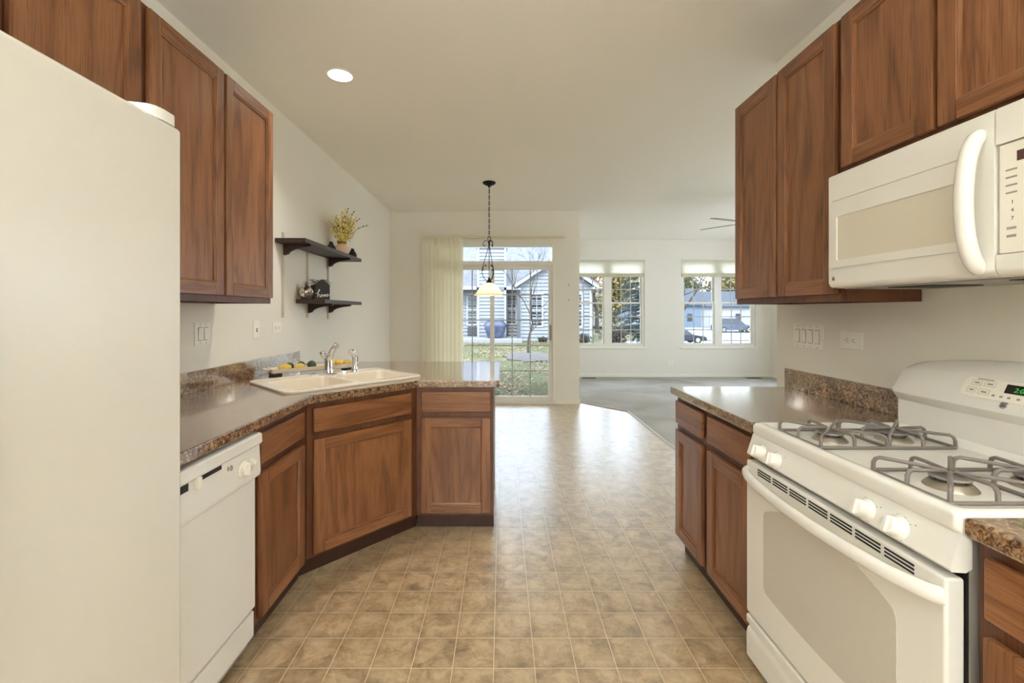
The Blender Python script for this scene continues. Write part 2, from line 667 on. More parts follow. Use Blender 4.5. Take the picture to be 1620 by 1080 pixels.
def patio_panel(name, x0, x1, gx0, gx1, gz0, gz1, y):
    mb = MB()
    mb.prism([(x0, 0.036), (x1, 0.036), (x1, 1.975), (x0, 1.975)], y - 0.018, y + 0.018, 'y', holes=[[(gx0, gz0), (gx1, gz0), (gx1, gz1), (gx0, gz1)]])
    p = mb.build(name, VINYLWHITE, door)
    mb = MB(); mb.box(gx0, gx1, y - 0.004, y + 0.004, gz0, gz1); mb.build('pane', GLASS, p)
    mb = MB()
    for k in (1, 2):
        x = gx0 + (gx1 - gx0) * k / 3
        mb.box(x - 0.008, x + 0.008, y - 0.010, y - 0.006, gz0, gz1)
    for k in (1, 2, 3, 4):
        z = gz0 + (gz1 - gz0) * k / 5
        mb.box(gx0, gx1, y - 0.0105, y - 0.0055, z - 0.008, z + 0.008)
    mb.build('grille', MUNTIN, p)
    return p
patio_panel('fixed_panel', DX0 + 0.03, -0.108, -0.945, -0.167, 0.108, 1.912, DY + 0.090)
slide = patio_panel('sliding_panel', -0.167, DX1 - 0.03, -0.111, 0.664, 0.108, 1.912, DY + 0.040)
mb = MB()
hx = 0.692
mb.box(hx - 0.014, hx + 0.014, DY + 0.012, DY + 0.022, 0.90, 1.12, 0.004)
mb.tube(spline([(hx - 0.004, DY + 0.016, 0.925), (hx - 0.010, DY - 0.025, 0.935), (hx - 0.012, DY - 0.032, 1.01), (hx - 0.010, DY - 0.025, 1.085), (hx - 0.004, DY + 0.016, 1.095)], 5), 0.007, 8)
mb.build('door_handle', GREYPL, slide)

# vertical blind drawn to the left of the patio door
vb = thing('vertical_blind', 'cream vertical blind stacked open at the left of the patio door', 'blind', (-0.11, DY - 0.05, 2.37))
mb = MB()
mb.box(-1.115, 0.885, DY - 0.078, DY - 0.035, 2.345, 2.378, 0.004)
mb.build('headrail', mat('headrail_paint', (214, 204, 176), 0.5), vb)
x = -1.085
k = 0
while x < -0.545:
    a = math.radians(16 + 4 * math.sin(k * 1.7)) if k < 5 else math.radians(34 + 8 * math.sin(k * 2.3))
    w = 0.088
    mb = MB()
    pr = []
    for i in range(7):
        t = (i / 6 - 0.5)
        c = 0.012 * (1 - (2 * t) ** 2)
        px = x + w * t * math.cos(a) + c * math.sin(a)
        py = DY - 0.055 + w * t * math.sin(a) - c * math.cos(a)
        pr.append((px, py))
    back = [(p[0], p[1] + 0.0012) for p in reversed(pr)]
    mb.prism(pr + back, 0.03, 2.345, 'z')
    mb.build('vane', VANE, vb, sharp=50)
    x += 0.056
    k += 1

# ------------------------------------------------------------------ double windows with grilles
def double_window(n, x0, x1, z0, z1, y):
    w = shell('window_%d' % n)
    mb = MB()
    ya, yb = y + 0.02, y + 0.12
    xm = (x0 + x1) / 2
    mb.box(x0, x0 + 0.045, ya, yb, z0, z1)
    mb.box(x1 - 0.045, x1, ya, yb, z0, z1)
    mb.box(xm - 0.065, xm + 0.065, ya, yb, z0 + 0.05, z1 - 0.05)
    mb.box(x0 + 0.045, x1 - 0.045, ya, yb, z0 + 0.0015, z0 + 0.05)
    mb.box(x0 + 0.045, x1 - 0.045, ya, yb, z1 - 0.05, z1)
    mb.build('window_frame', VINYLWHITE, w)
    mb = MB(); mb.box(x0 - 0.03, x1 + 0.03, y - 0.03, y + 0.03, z0 - 0.028, z0 + 0.001, 0.004); mb.build('window_sill', TRIM, w)
    zm = 1.487
    for (a, b) in ((x0 + 0.045, xm - 0.065), (xm + 0.065, x1 - 0.045)):
        for (c, d, yy, rows) in ((z0 + 0.05, zm + 0.015, y + 0.055, 3), (zm - 0.02, z1 - 0.05, y + 0.085, 3)):
            s_ = 0.03
            mb = MB()
            mb.prism([(a, c), (b, c), (b, d), (a, d)], yy - 0.014, yy + 0.014, 'y', holes=[[(a + s_, c + s_), (b - s_, c + s_), (b - s_, d - s_), (a + s_, d - s_)]])
            sh = mb.build('sash', VINYLWHITE, w)
            mb = MB(); mb.box(a + s_, b - s_, yy - 0.003, yy + 0.003, c + s_, d - s_); mb.build('pane', GLASS, sh)
            mb = MB()
            for k in (1, 2):
                xx = a + s_ + (b - a - 2 * s_) * k / 3
                mb.box(xx - 0.009, xx + 0.009, yy - 0.008, yy - 0.004, c + s_, d - s_)
            for k in range(1, rows):
                zz = c + s_ + (d - c - 2 * s_) * k / rows
                mb.box(a + s_, b - s_, yy - 0.0085, yy - 0.0035, zz - 0.009, zz + 0.009)
            mb.build('grille', MUNTIN, sh)
    return w
double_window(1, W1[0], W1[1], WZ0, WZ1, FY)
double_window(2, W2[0], W2[1], WZ0, WZ1, FY)
def plain_window(n, x0, x1, y0, y1, z0, z1):
    mb = MB()
    f = 0.06
    if x1 - x0 < y1 - y0:
        k = 3
        mb.prism([(y0, z0), (y1, z0), (y1, z1), (y0, z1)], x0, x1, 'x',
                 holes=[[(y0 + f + (y1 - y0 - f) * i / k, z0 + f), (y0 + (y1 - y0 - f) * (i + 1) / k, z0 + f), (y0 + (y1 - y0 - f) * (i + 1) / k, z1 - f), (y0 + f + (y1 - y0 - f) * i / k, z1 - f)] for i in range(k)])
    else:
        k = 2
        mb.prism([(x0, z0), (x1, z0), (x1, z1), (x0, z1)], y0, y1, 'y',
                 holes=[[(x0 + f + (x1 - x0 - f) * i / k, z0 + f), (x0 + (x1 - x0 - f) * (i + 1) / k, z0 + f), (x0 + (x1 - x0 - f) * (i + 1) / k, z1 - f), (x0 + f + (x1 - x0 - f) * i / k, z1 - f)] for i in range(k)])
    struct('window_%d' % n, mb, VINYLWHITE)
plain_window(3, 5.39, 5.45, 4.6, 7.6, 0.75, 2.3)
plain_window(4, -0.6, 0.6, -3.69, -3.63, 0.9, 2.2)  # rear window out of view, added to let in sky light

# cellular shades, one per window
def shade(x0, x1, label):
    t = thing('cellular_shade', label, 'window shade', ((x0 + x1) / 2, FY + 0.012, WZ1), 0, 'cellular shades on the far windows')
    x0 += 0.006; x1 -= 0.006
    y = FY + 0.004
    mb = MB(); mb.box(x0, x1, y - 0.016, y + 0.012, WZ1 - 0.022, WZ1 - 0.001, 0.002); mb.build('headrail', PLASTIC, t)
    pr, bk = [], []
    z = WZ1 - 0.022
    n = 16
    zb = 2.072
    for i in range(2 * n + 1):
        zz = z + (zb - z) * i / (2 * n)
        d = 0.0 if i % 2 == 0 else -0.009
        pr.append((y + d, zz))
        bk.append((y + 0.010, zz))
    mb = MB(); mb.prism(pr + bk[::-1], x0 + 0.003, x1 - 0.003, 'x'); mb.build('fabric', SHADECLOTH, t, sharp=10)
    mb = MB(); mb.box(x0 + 0.002, x1 - 0.002, y - 0.014, y + 0.012, 2.000, zb, 0.003); mb.build('bottom_rail', SHADEROD, t)
shade(W1[0], W1[1], 'raised cream cellular shade in the far window nearer the patio door')
shade(W2[0], W2[1], 'raised cream cellular shade in the far window partly hidden by the wall cabinet')

# floor registers, far wall outlet
def register(x, y, label, w=0.27):
    t = thing('floor_register', label, 'floor vent', (x, y, 0.012), 0, 'floor registers along the far wall')
    mb = MB(); mb.box(x - w / 2, x + w / 2, y - 0.055, y + 0.055, 0.012, 0.018, 0.002); mb.build('register_frame', REGISTER, t)
    mb = MB()
    for k in range(10):
        xx = x - w / 2 + 0.02 + (w - 0.04) * k / 9
        mb.box(xx - 0.004, xx + 0.004, y - 0.04, y + 0.04, 0.018, 0.021)
    mb.build('louver', REGISTER, t)
register(1.70, 8.74, 'dark metal floor vent at the far wall behind the dining wall corner')
register(4.92, 8.74, 'dark metal floor vent at the far wall below the window near the right corner')

def plate_pts(w, h, z=0.006):
    """wall plate as a tapered slab in local x (along), y (up), z (out)"""
    lo = rrect(-w / 2, w / 2, -h / 2, h / 2, 0.004, 2)
    hi = rrect(-w / 2 + 0.005, w / 2 - 0.005, -h / 2 + 0.005, h / 2 - 0.005, 0.004, 2)
    return [[(p[0], p[1], 0) for p in lo], [(p[0], p[1], z * 0.5) for p in lo], [(p[0], p[1], z) for p in hi]]

def wall_matrix(side, y, z, x=None):
    if side == 'L': return frame3((0, 1, 0), (0, 0, 1), (1, 0, 0), (WX, y, z))
    if side == 'R': return frame3((0, -1, 0), (0, 0, 1), (-1, 0, 0), (RX, y, z))
    return frame3((1, 0, 0), (0, 0, 1), (0, -1, 0), (x, FY, z))

def rocker_plate(label, M, gangs, w, h, ups):
    t = thing('switch_plate', label, 'light switch', M.translation)
    mb = MB(M); mb.loft(plate_pts(w, h)); mb.build('plate', PLASTIC, t)
    for g in range(gangs):
        cx = (g - (gangs - 1) / 2) * (w - 0.03) / max(gangs, 1) * (1.0 if gangs > 1 else 0)
        up = ups[g]
        mb = MB(M)
        hw, hh = 0.0155, 0.033
        a, b = (0.011, 0.0068) if up else (0.0068, 0.011)
        mb.loft([[(cx - hw, -hh, 0.005), (cx + hw, -hh, 0.005), (cx + hw, -hh, a), (cx - hw, -hh, a)],
                 [(cx - hw, 0, 0.005), (cx + hw, 0, 0.005), (cx + hw, 0, 0.0085), (cx - hw, 0, 0.0085)],
                 [(cx - hw, hh, 0.005), (cx + hw, hh, 0.005), (cx + hw, hh, b), (cx - hw, hh, b)]])
        mb.build('rocker', PLASTIC, t)
        mb = MB(M)
        for sy in (-1, 1):
            mb = MB(M)
            mb.lathe([(0.003, 0.0055), (0.0028, 0.0072)], (cx, sy * h * 0.41, 0), 8)
            mb.build('screw', GREYPL, t)
        mb = MB(M)
        mb.prism(rrect(cx - hw - 0.002, cx + hw + 0.002, -hh - 0.002, hh + 0.002, 0.002, 1), 0.0058, 0.0063, 'z')
        mb.build('recess', DARK, t)
    return t

def outlet_plate(label, M, w, h, horizontal=True, cat='outlet', name='outlet'):
    t = thing(name, label, cat, M.translation)
    mb = MB(M); mb.loft(plate_pts(w, h)); mb.build('plate', PLASTIC, t)
    for s in (-1, 1):
        c = (s * 0.0195, 0) if horizontal else (0, s * 0.0195)
        mb = MB(M)
        mb.prism([(c[0] + 0.0155 * math.cos(2 * PI * k / 16), c[1] + 0.0155 * math.sin(2 * PI * k / 16)) for k in range(16)], 0.005, 0.0085, 'z')
        rc = mb.build('receptacle', PLASTIC, t)
        mb = MB(M)
        for (dx, dy, lx, ly) in ((0.004, 0.006, 0.0035, 0.0012), (0.004, -0.006, 0.0035, 0.0012), (-0.007, 0, 0.002, 0.002)):
            if not horizontal: dx, dy, lx, ly = dy, dx, ly, lx
            mb.box(c[0] + dx - lx, c[0] + dx + lx, c[1] + dy - ly, c[1] + dy + ly, 0.0086, 0.0092)
        mb.build('slot', DARK, rc)
    return t

rocker_plate('white double rocker switch on the wall under the left wall cabinets', wall_matrix('L', 2.363, 1.197), 2, 0.124, 0.121, (0, 1))
t = thing('switch_plate', 'narrow white single switch between the double switch and the outlet above the sink', 'light switch', (WX, 2.88, 1.195))
M = wall_matrix('L', 2.88, 1.195)
mb = MB(M); mb.loft(plate_pts(0.072, 0.118)); mb.build('plate', PLASTIC, t)
mb = MB(M); mb.box(-0.005, 0.005, -0.012, 0.012, 0.005, 0.0075); mb.build('recess', DARK, t)
mb = MB(M); mb.loft([[(-0.004, -0.006, 0.006), (0.004, -0.006, 0.006), (0.004, 0.006, 0.006), (-0.004, 0.006, 0.006)],
                     [(-0.0035, 0.004, 0.017), (0.0035, 0.004, 0.017), (0.0035, 0.010, 0.017), (-0.0035, 0.010, 0.017)]]); mb.build('toggle', PLASTIC, t)
outlet_plate('white sideways outlet on the left wall below the shelf standards', wall_matrix('L', 3.143, 1.20), 0.12, 0.073)
rocker_plate('white four-gang rocker switch on the right wall under the cabinets', wall_matrix('R', 2.306, 1.187), 4, 0.225, 0.128, (1, 0, 0, 1))
outlet_plate('white sideways outlet on the right wall between switches and stove', wall_matrix('R', 2.018, 1.184), 0.125, 0.082)
outlet_plate('small white outlet low on the far wall between the two windows', wall_matrix('F', 0, 0.285, 3.35), 0.115, 0.072)
t = thing('wall_hook', 'small dark hooks on the dining wall right of the patio door', 'hook', (0.947, DY, 1.6), 0, 'hooks beside the patio door')
mb = MB(); mb.lathe([(0.010, 0), (0.010, 0.008), (0.005, 0.012), (0.005, 0.02), (0.008, 0.026)], (0.947, DY, 1.696), 10, Matrix.Rotation(PI / 2, 3, 'X')); mb.build('hook_stem', GREYPL, t)
hk = dup(t, (0.947, DY, 1.6 - 0.215))

# ------------------------------------------------------------------ lamps of the room, with added fill lamps
KITCHEN_FILL = 1.8
FILL_UPLIGHT = 45.0
LAMPGLOW = emit('lamp_glow', (255, 246, 230), 2.2)
rl = thing('recessed_light', 'lit white recessed downlight in the kitchen ceiling', 'ceiling light', (CANX, CANY, H))
mb = MB()
mb.lathe([(0.062, 0.07), (0.074, 0.0), (0.086, -0.004), (0.084, -0.0075), (0.072, -0.0075), (0.060, 0.07)], (CANX, CANY, H), 32, caps=False); mb.build('trim_ring', PLASTIC, rl)
mb = MB(); mb.ball((CANX + 0.004, CANY, H + 0.030), 0.052, 0.052, 0.030, 20, 8); mb.build('bulb', LAMPGLOW, rl)
lamp('downlight', 'SPOT', (CANX, CANY, H - 0.012), 20, (1.0, 0.95, 0.86), spot_size=math.radians(130), spot_blend=0.8, shadow_soft_size=0.06)

# unseen opal bowls added as fill light, above and behind the viewer
kf = thing('fill_ceiling_bowl', 'flush opal glass bowl light added as fill above the viewer', 'ceiling light', (0, 0.05, H))
mb = MB(); mb.lathe([(0.14, 0), (0.14, -0.025), (0.12, -0.035)], (0, 0.05, H), 28); mb.build('ceiling_plate', CHROME, kf)
mb = MB(); mb.lathe([(0.13, -0.035), (0.19, -0.06), (0.215, -0.10), (0.20, -0.14), (0.14, -0.175), (0.05, -0.19), (0.004, -0.192)], (0, 0.05, H), 28); mb.build('bowl', emit('fill_opal_glow', (240, 247, 255), KITCHEN_FILL), kf)
kf2 = dup(kf, (-1.40, -1.6, H), None, 'flush opal glass bowl light added as fill at the back of the kitchen')

# uplighting floor lamps added out of view to brighten the ceiling and room
def fill_torchiere(label, x, y, watts):
    t = thing('added_floor_lamp', label, 'added floor lamp', (x, y, 0))
    mb = MB(); mb.lathe([(0.14, 0.0125), (0.14, 0.025), (0.03, 0.04), (0.012, 0.06), (0.012, 1.66), (0.03, 1.68)], (x, y, 0), 24); mb.build('stand', IRON, t)
    mb = MB(); mb.lathe([(0.03, 1.68), (0.10, 1.70), (0.17, 1.76), (0.19, 1.82), (0.182, 1.82), (0.16, 1.765), (0.09, 1.71), (0.004, 1.705)], (x, y, 0), 28, caps=False); mb.build('bowl_shade', PLASTIC, t)
    mb = MB(); mb.ball((x, y, 1.745), 0.05, 0.05, 0.035, 16, 8); mb.build('bulb', emit('fill_lamp_bulb', (255, 240, 214), 3.0), t)
    lamp('added_fill_light', 'AREA', (x, y, 1.80), watts, (0.80, 0.92, 1.0), rot=(PI, 0, 0), shape='DISK', size=0.30)
fill_torchiere('black uplighting floor lamp added as fill light just behind the viewer', 0.55, -1.15, FILL_UPLIGHT)
fill_torchiere('black uplighting floor lamp added as fill light at the back of the kitchen', -1.2, -2.5, FILL_UPLIGHT)
fill_torchiere('black uplighting floor lamp added as fill light in the living room behind the kitchen wall', 4.4, 3.4, FILL_UPLIGHT * 0.5)

# pendant over the dining place
PX, PY = -0.140, 4.93
pl = thing('pendant_lamp', 'black wrought-iron pendant lamp with amber glass shade by the patio door', 'pendant lamp', (PX, PY, H))
mb = MB(); mb.lathe([(0.060, 0), (0.072, -0.006), (0.070, -0.018), (0.045, -0.034), (0.016, -0.044), (0.010, -0.060)], (PX, PY, H), 28); mb.build('canopy', IRON, pl)
mb = MB()
zt, zb2 = H - 0.055, 2.135
n = 17
for k in range(n):
    zc = zt + (zb2 - zt) * (k + 0.5) / n
    hl = abs(zt - zb2) / n * 0.66
    a = 0 if k % 2 else PI / 2
    lp = []
    for i in range(12):
        th = 2 * PI * i / 12
        q = 0.0075 * math.cos(th)
        lp.append((PX + q * math.cos(a), PY + q * math.sin(a), zc + hl * math.sin(th)))
    mb.tube(lp, 0.0026, 5, closed=True)
mb.tube([(PX + 0.004, PY + 0.004, zt), (PX - 0.003, PY + 0.003, 2.4), (PX + 0.003, PY - 0.003, 2.3), (PX, PY, zb2)], 0.002, 5)
mb.build('chain', IRON, pl)
mb = MB()
mb.tube([(PX + 0.018 * math.cos(2 * PI * k / 16), PY, 2.118 + 0.021 * math.sin(2 * PI * k / 16)) for k in range(16)], 0.0035, 6, closed=True)
mb.tube([(PX, PY, 2.10), (PX, PY, 1.655)], 0.0042, 8)
mb.lathe([(0.004, 0.04), (0.008, 0.03), (0.010, 0.0), (0.007, -0.02)], (PX, PY, 2.055), 12)
mb.lathe([(0.006, 0.055), (0.012, 0.045), (0.014, 0.03), (0.036, 0.0), (0.038, -0.006)], (PX, PY, 1.635), 20)
for a in (PI, PI + 2.2, PI - 2.2):
    def q(r, z): return (PX + r * math.cos(a), PY + r * math.sin(a), z)
    mb.tube(spline([q(0.004, 2.05), q(0.020, 1.98), q(0.052, 1.87), q(0.076, 1.79), q(0.078, 1.74), q(0.058, 1.685), q(0.026, 1.658), q(0.006, 1.652)], 5), 0.0036, 6)
    mb.tube(spline([q(0.004, 2.05), q(0.014, 2.085), q(0.040, 2.095), q(0.064, 2.075), q(0.066, 2.045), q(0.05, 2.035), q(0.044, 2.052)], 5), 0.0034, 6)
    mb.tube(spline([q(0.076, 1.77), q(0.066, 1.80), q(0.048, 1.822), q(0.032, 1.818)], 4), [0.003] * 9 + [0.008, 0.010, 0.006, 0.003], 6)
    mb.tube(spline([q(0.078, 1.765), q(0.066, 1.772), q(0.052, 1.770)], 4), [0.003, 0.003, 0.003, 0.004, 0.006, 0.006, 0.005, 0.004, 0.003], 6)
mb.build('scroll_stem', IRON, pl)
sh = bpy.data.materials.new('amber_glass')
sh.use_nodes = True
tt = NT(sh)
tt.b.inputs['Base Color'].default_value = lin((238, 230, 212))
tt.b.inputs['Roughness'].default_value = 0.4
tt.b.inputs['Transmission Weight'].default_value = 0.0
tl = tt.n('BsdfTranslucent')
tl.inputs[0].default_value = lin((252, 243, 222))
mx = tt.n('MixShader')
mx.inputs[0].default_value = 0.55
tt.l(tt.b.outputs[0], mx.inputs[1]); tt.l(tl.outputs[0], mx.inputs[2])
tt.l(mx.outputs[0], tt.t.nodes['Material Output'].inputs[0])
mb = MB()
out = [(0.030, 1.632), (0.060, 1.622), (0.088, 1.600), (0.112, 1.568), (0.134, 1.532), (0.152, 1.508), (0.168, 1.496)]
inn = [(r - 0.004, z - 0.004) for r, z in out]
mb.lathe(out + inn[::-1], (PX, PY, 0), 36, caps=False); mb.build('glass_shade', sh, pl)
mb = MB(); mb.lathe([(0.012, 0.03), (0.014, 0.01), (0.026, -0.015), (0.030, -0.035), (0.022, -0.056), (0.004, -0.064)], (PX, PY, 1.605), 16); mb.build('bulb', emit('pendant_bulb', (255, 236, 205), 4.0), pl)
lamp('pendant_light', 'POINT', (PX, PY, 1.515), 1.2, (1.0, 0.93, 0.82), shadow_soft_size=0.03)

# ceiling fan of the living room
FX, FYY, FZ = 3.02, 5.45, 2.40
cf = thing('ceiling_fan', 'thin-bladed ceiling fan in the living room beyond the wall cabinet', 'ceiling fan', (FX, FYY, H))
FANW = mat('fan_blade', (214, 208, 196), 0.4)
mb = MB(); mb.lathe([(0.07, 0), (0.07, -0.02), (0.03, -0.06), (0.014, -0.07), (0.014, -0.20)], (FX, FYY, H), 24); mb.build('downrod', FANW, cf)
mb = MB(); mb.lathe([(0.03, 0.11), (0.09, 0.09), (0.11, 0.04), (0.11, -0.01), (0.06, -0.04)], (FX, FYY, FZ), 28); mb.build('motor', FANW, cf)
for k in range(5):
    a = math.radians(127 + 76 * k if k < 2 else 127 + 72 * k)
    R = Matrix.Translation((FX, FYY, FZ)) @ Matrix.Rotation(a, 4, 'Z') @ Matrix.Rotation(math.radians(-9), 4, 'X')
    mb = MB(R)
    pts = [(0.09, -0.02), (0.16, -0.052), (0.56, -0.062), (0.60, -0.05), (0.615, 0.0), (0.60, 0.05), (0.56, 0.062), (0.16, 0.052), (0.09, 0.02)]
    mb.prism(pts, -0.0035, 0.0035, 'z'); mb.build('blade', mat('fan_blade_wood', (150, 140, 128), 0.4) if k == 0 else bpy.data.materials['fan_blade_wood'], cf)
mb = MB(); mb.ball((FX, FYY, FZ - 0.09), 0.10, 0.10, 0.06, 20, 8); mb.build('light_bowl', emit('fan_bowl', (255, 240, 215), 1.5), cf)

# ------------------------------------------------------------------ cabinets
CT = 0.900          # counter height
CB = CT - 0.040     # underside of the counter

def shaker_door(t, x0, x1, z0, z1, name='door'):
    s, th = 0.054, 0.020
    mb = MB()
    mb.box(x0, x0 + s, -th, -0.001, z0, z1, 0.0035, 2, 0)
    mb.box(x1 - s, x1, -th, -0.001, z0, z1, 0.0035, 2, 0)
    mb.box(x0 + s, x1 - s, -th, -0.001, z1 - s, z1, 0.0025, 2, 1)
    mb.box(x0 + s, x1 - s, -th, -0.001, z0, z0 + s, 0.0025, 2, 1)
    a0, a1, b0, b1 = x0 + s - 0.001, x1 - s + 0.001, z0 + s - 0.001, z1 - s + 0.001
    g = 0.009
    o = [(a0, b0), (a1, b0), (a1, b1), (a0, b1)]
    i = [(a0 + g, b0 + g), (a1 - g, b0 + g), (a1 - g, b1 - g), (a0 + g, b1 - g)]
    for k in range(4):
        j = (k + 1) % 4
        mi = 1 if k in (0, 2) else 0
        mb.poly([(o[k][0], -0.0170, o[k][1]), (o[j][0], -0.0170, o[j][1]), (i[j][0], -0.0135, i[j][1]), (i[k][0], -0.0135, i[k][1])], mi)
        mb.poly([(i[k][0], -0.0135, i[k][1]), (i[j][0], -0.0135, i[j][1]), (i[j][0], -0.0085, i[j][1]), (i[k][0], -0.0085, i[k][1])], mi)
    d = mb.build(name, [OAK_V, OAK_H], t, local=True)
    mb = MB(); mb.box(a0, a1, -0.009, -0.002, b0, b1); mb.build('door_panel', OAK_V, d, local=True)
    return d

def slab_drawer(t, x0, x1, z0, z1):
    mb = MB(); mb.box(x0, x1, -0.020, -0.001, z0, z1, 0.006, 2); return mb.build('drawer', OAK_H, t, local=True)

def base_cabinet(label, loc, rot, W, D, fronts, carcass=True, floor_poly=None):
    t = thing('base_cabinet', label, 'cabinet', (loc[0], loc[1], 0), rot)
    mb = MB()
    mb.box(0, W, 0, 0.019, 0.088, CB)
    if carcass:
        mb.box(0, 0.016, 0.019, D, 0.088, CB)
        mb.box(W - 0.016, W, 0.019, D, 0.088, CB)
        mb.box(0.016, W - 0.016, D - 0.012, D, 0.088, CB)
        mb.box(0.016, W - 0.016, 0.019, D - 0.012, 0.088, 0.104)
    mb.build('carcass', OAK_F_SHADE, t, local=True)
    e_ = 0.0 if carcass else 0.022
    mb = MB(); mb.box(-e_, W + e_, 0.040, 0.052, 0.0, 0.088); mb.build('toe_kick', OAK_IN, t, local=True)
    for (kind, x0, x1, z0, z1) in fronts:
        (slab_drawer if kind == 'drawer' else shaker_door)(t, x0, x1, z0, z1)
    return t

DW = (0.711, 0.833); DR = (0.106, 0.677)
F1, F2 = (-0.965, 2.210), (-0.5136, 2.695)
DIAG = math.atan2(F2[1] - F1[1], F2[0] - F1[0])
DL = math.hypot(F2[1] - F1[1], F2[0] - F1[0])
base_cabinet('narrow oak base cabinet between dishwasher and diagonal sink cabinet', (-0.965, 1.745), PI / 2, 0.462, 0.60,
             [('drawer', 0.015, 0.402) + DW, ('door', 0.015, 0.402) + DR])
sinkcab = base_cabinet('wide diagonal oak base cabinet under the sink', F1, DIAG, DL, 0.5,
                       [('drawer', 0.028, 0.612) + DW, ('door', 0.028, 0.612) + DR], carcass=False)
base_cabinet('oak base cabinet at the end of the peninsula facing the aisle', F2, 0.0, 0.4636, 0.60,
             [('drawer', 0.031, 0.4456) + DW, ('door', 0.031, 0.4456) + DR])
mb = MB(); mb.box(WX + 0.01, -0.05, 3.297, 3.315, 0.0, CB, 0); o = mb.build('peninsula_back_panel', OAK_V)
tag(o, 'oak back panel closing the peninsula behind the sink', 'panel')
base_cabinet('oak base cabinet with two doors at the far side of the stove', (0.965, 2.452), -PI / 2, 0.777, 0.60,
             [('drawer', 0.013, 0.333) + DW, ('door', 0.013, 0.333) + DR, ('drawer', 0.388, 0.750) + DW, ('door', 0.388, 0.750) + DR])
base_cabinet('oak base cabinet nearest the viewer on the near side of the stove', (0.965, 0.903), -PI / 2, 0.46, 0.60,
             [('drawer', 0.024, 0.44) + DW, ('door', 0.024, 0.44) + DR])

def wall_cabinet(label, loc, rot, W, D, Hh, doors, z0d, z1d):
    t = thing('wall_cabinet', label, 'cabinet', loc, rot)
    mb = MB()
    mb.box(0, W, 0, 0.019, 0, Hh, 0.0015, 1)
    mb.box(0, 0.016, 0.019, D, 0, Hh)
    mb.box(W - 0.016, W, 0.019, D, 0, Hh)
    mb.box(0.016, W - 0.016, D - 0.008, D, 0.0, Hh)
    mb.box(0.016, W - 0.016, 0.019, D - 0.008, 0.016, 0.030)
    mb.box(0.016, W - 0.016, 0.019, D - 0.008, Hh - 0.016, Hh)
    mb.build('carcass', OAK_F_SHADE, t, local=True)
    for (a, b) in doors:
        shaker_door(t, a, b, z0d, z1d)
    return t
wall_cabinet('tall oak wall cabinet with two doors on the left wall by the shelves', (-1.280, 1.587, 1.358), PI / 2, 0.886, 0.300, 1.0585,
             [(0.015, 0.442), (0.460, 0.876)], 0.030, 1.046)
wall_cabinet('short oak wall cabinet above the refrigerator', (-1.280, 0.700, 1.830), PI / 2, 0.882, 0.300, 0.5865,
             [(0.020, 0.425), (0.445, 0.862)], 0.020, 0.574)
wall_cabinet('tall oak wall cabinet with two doors between microwave and living room', (1.275, 2.425, 1.3525), -PI / 2, 0.748, 0.300, 1.064,
             [(0.018, 0.370), (0.388, 0.735)], 0.029, 1.052)
wall_cabinet('short oak wall cabinet above the microwave', (1.275, 1.674, 1.818), -PI / 2, 0.764, 0.300, 0.5985,
             [(0.018, 0.370), (0.384, 0.734)], 0.028, 0.586)

# ------------------------------------------------------------------ countertops
def inset(pts, d):
    n = len(pts)
    A = sum(pts[i][0] * pts[(i + 1) % n][1] - pts[(i + 1) % n][0] * pts[i][1] for i in range(n))
    sg = 1 if A > 0 else -1
    out = []
    for i in range(n):
        p0, p1, p2 = Vector(pts[i - 1]), Vector(pts[i]), Vector(pts[(i + 1) % n])
        e1, e2 = (p1 - p0).normalized(), (p2 - p1).normalized()
        n1, n2 = Vector((-e1.y, e1.x)) * sg, Vector((-e2.y, e2.x)) * sg
        m = n1 + n2
        k = d / max(0.25, (1 + n1.dot(n2)))
        q = p1 + m * k
        out.append((q.x, q.y))
    return out

def slab(mb, outer, holes, z0, z1, ch):
    """slab with a rounded upper and lower edge and optional openings"""
    rings = [(inset(outer, ch * 0.6), z0), (outer, z0 + ch), (outer, z1 - ch), (inset(outer, ch * 0.3), z1 - ch * 0.3), (inset(outer, ch), z1)]
    L = [[mb.v((p[0], p[1], z)) for p in r] for r, z in rings]
    n = len(outer)
    for a, b in zip(L, L[1:]):
        for i in range(n):
            j = (i + 1) % n
            mb.face([a[i], a[j], b[j], b[i]])
    H0 = [[mb.v((p[0], p[1], z0)) for p in h] for h in holes]
    H1 = [[mb.v((p[0], p[1], z1)) for p in h] for h in holes]
    for a, b in zip(H0, H1):
        for i in range(len(a)):
            j = (i + 1) % len(a)
            mb.face([a[i], a[j], b[j], b[i]])
    for loops in ([L[0]] + H0, [L[-1]] + H1):
        if len(loops) == 1:
            mb.face(loops[0])
        else:
            ed = []
            for lp in loops:
                for i in range(len(lp)):
                    e = mb.bm.edges.get((lp[i], lp[(i + 1) % len(lp)])) or mb.bm.edges.new((lp[i], lp[(i + 1) % len(lp)]))
                    ed.append(e)
            bmesh.ops.triangle_fill(mb.bm, edges=ed, use_beauty=True)

def rounded(pts, idx, r, n=4):
    out = []
    for i, p in enumerate(pts):
        if i not in idx:
            out.append(p); continue
        p0, p1, p2 = Vector(pts[i - 1]), Vector(p), Vector(pts[(i + 1) % len(pts)])
        a = p1 + (p0 - p1).normalized() * r
        b = p1 + (p2 - p1).normalized() * r
        for k in range(n + 1):
            t = k / n
            q = a * (1 - t) ** 2 + p1 * 2 * t * (1 - t) + b * t * t
            out.append((q.x, q.y))
    return out

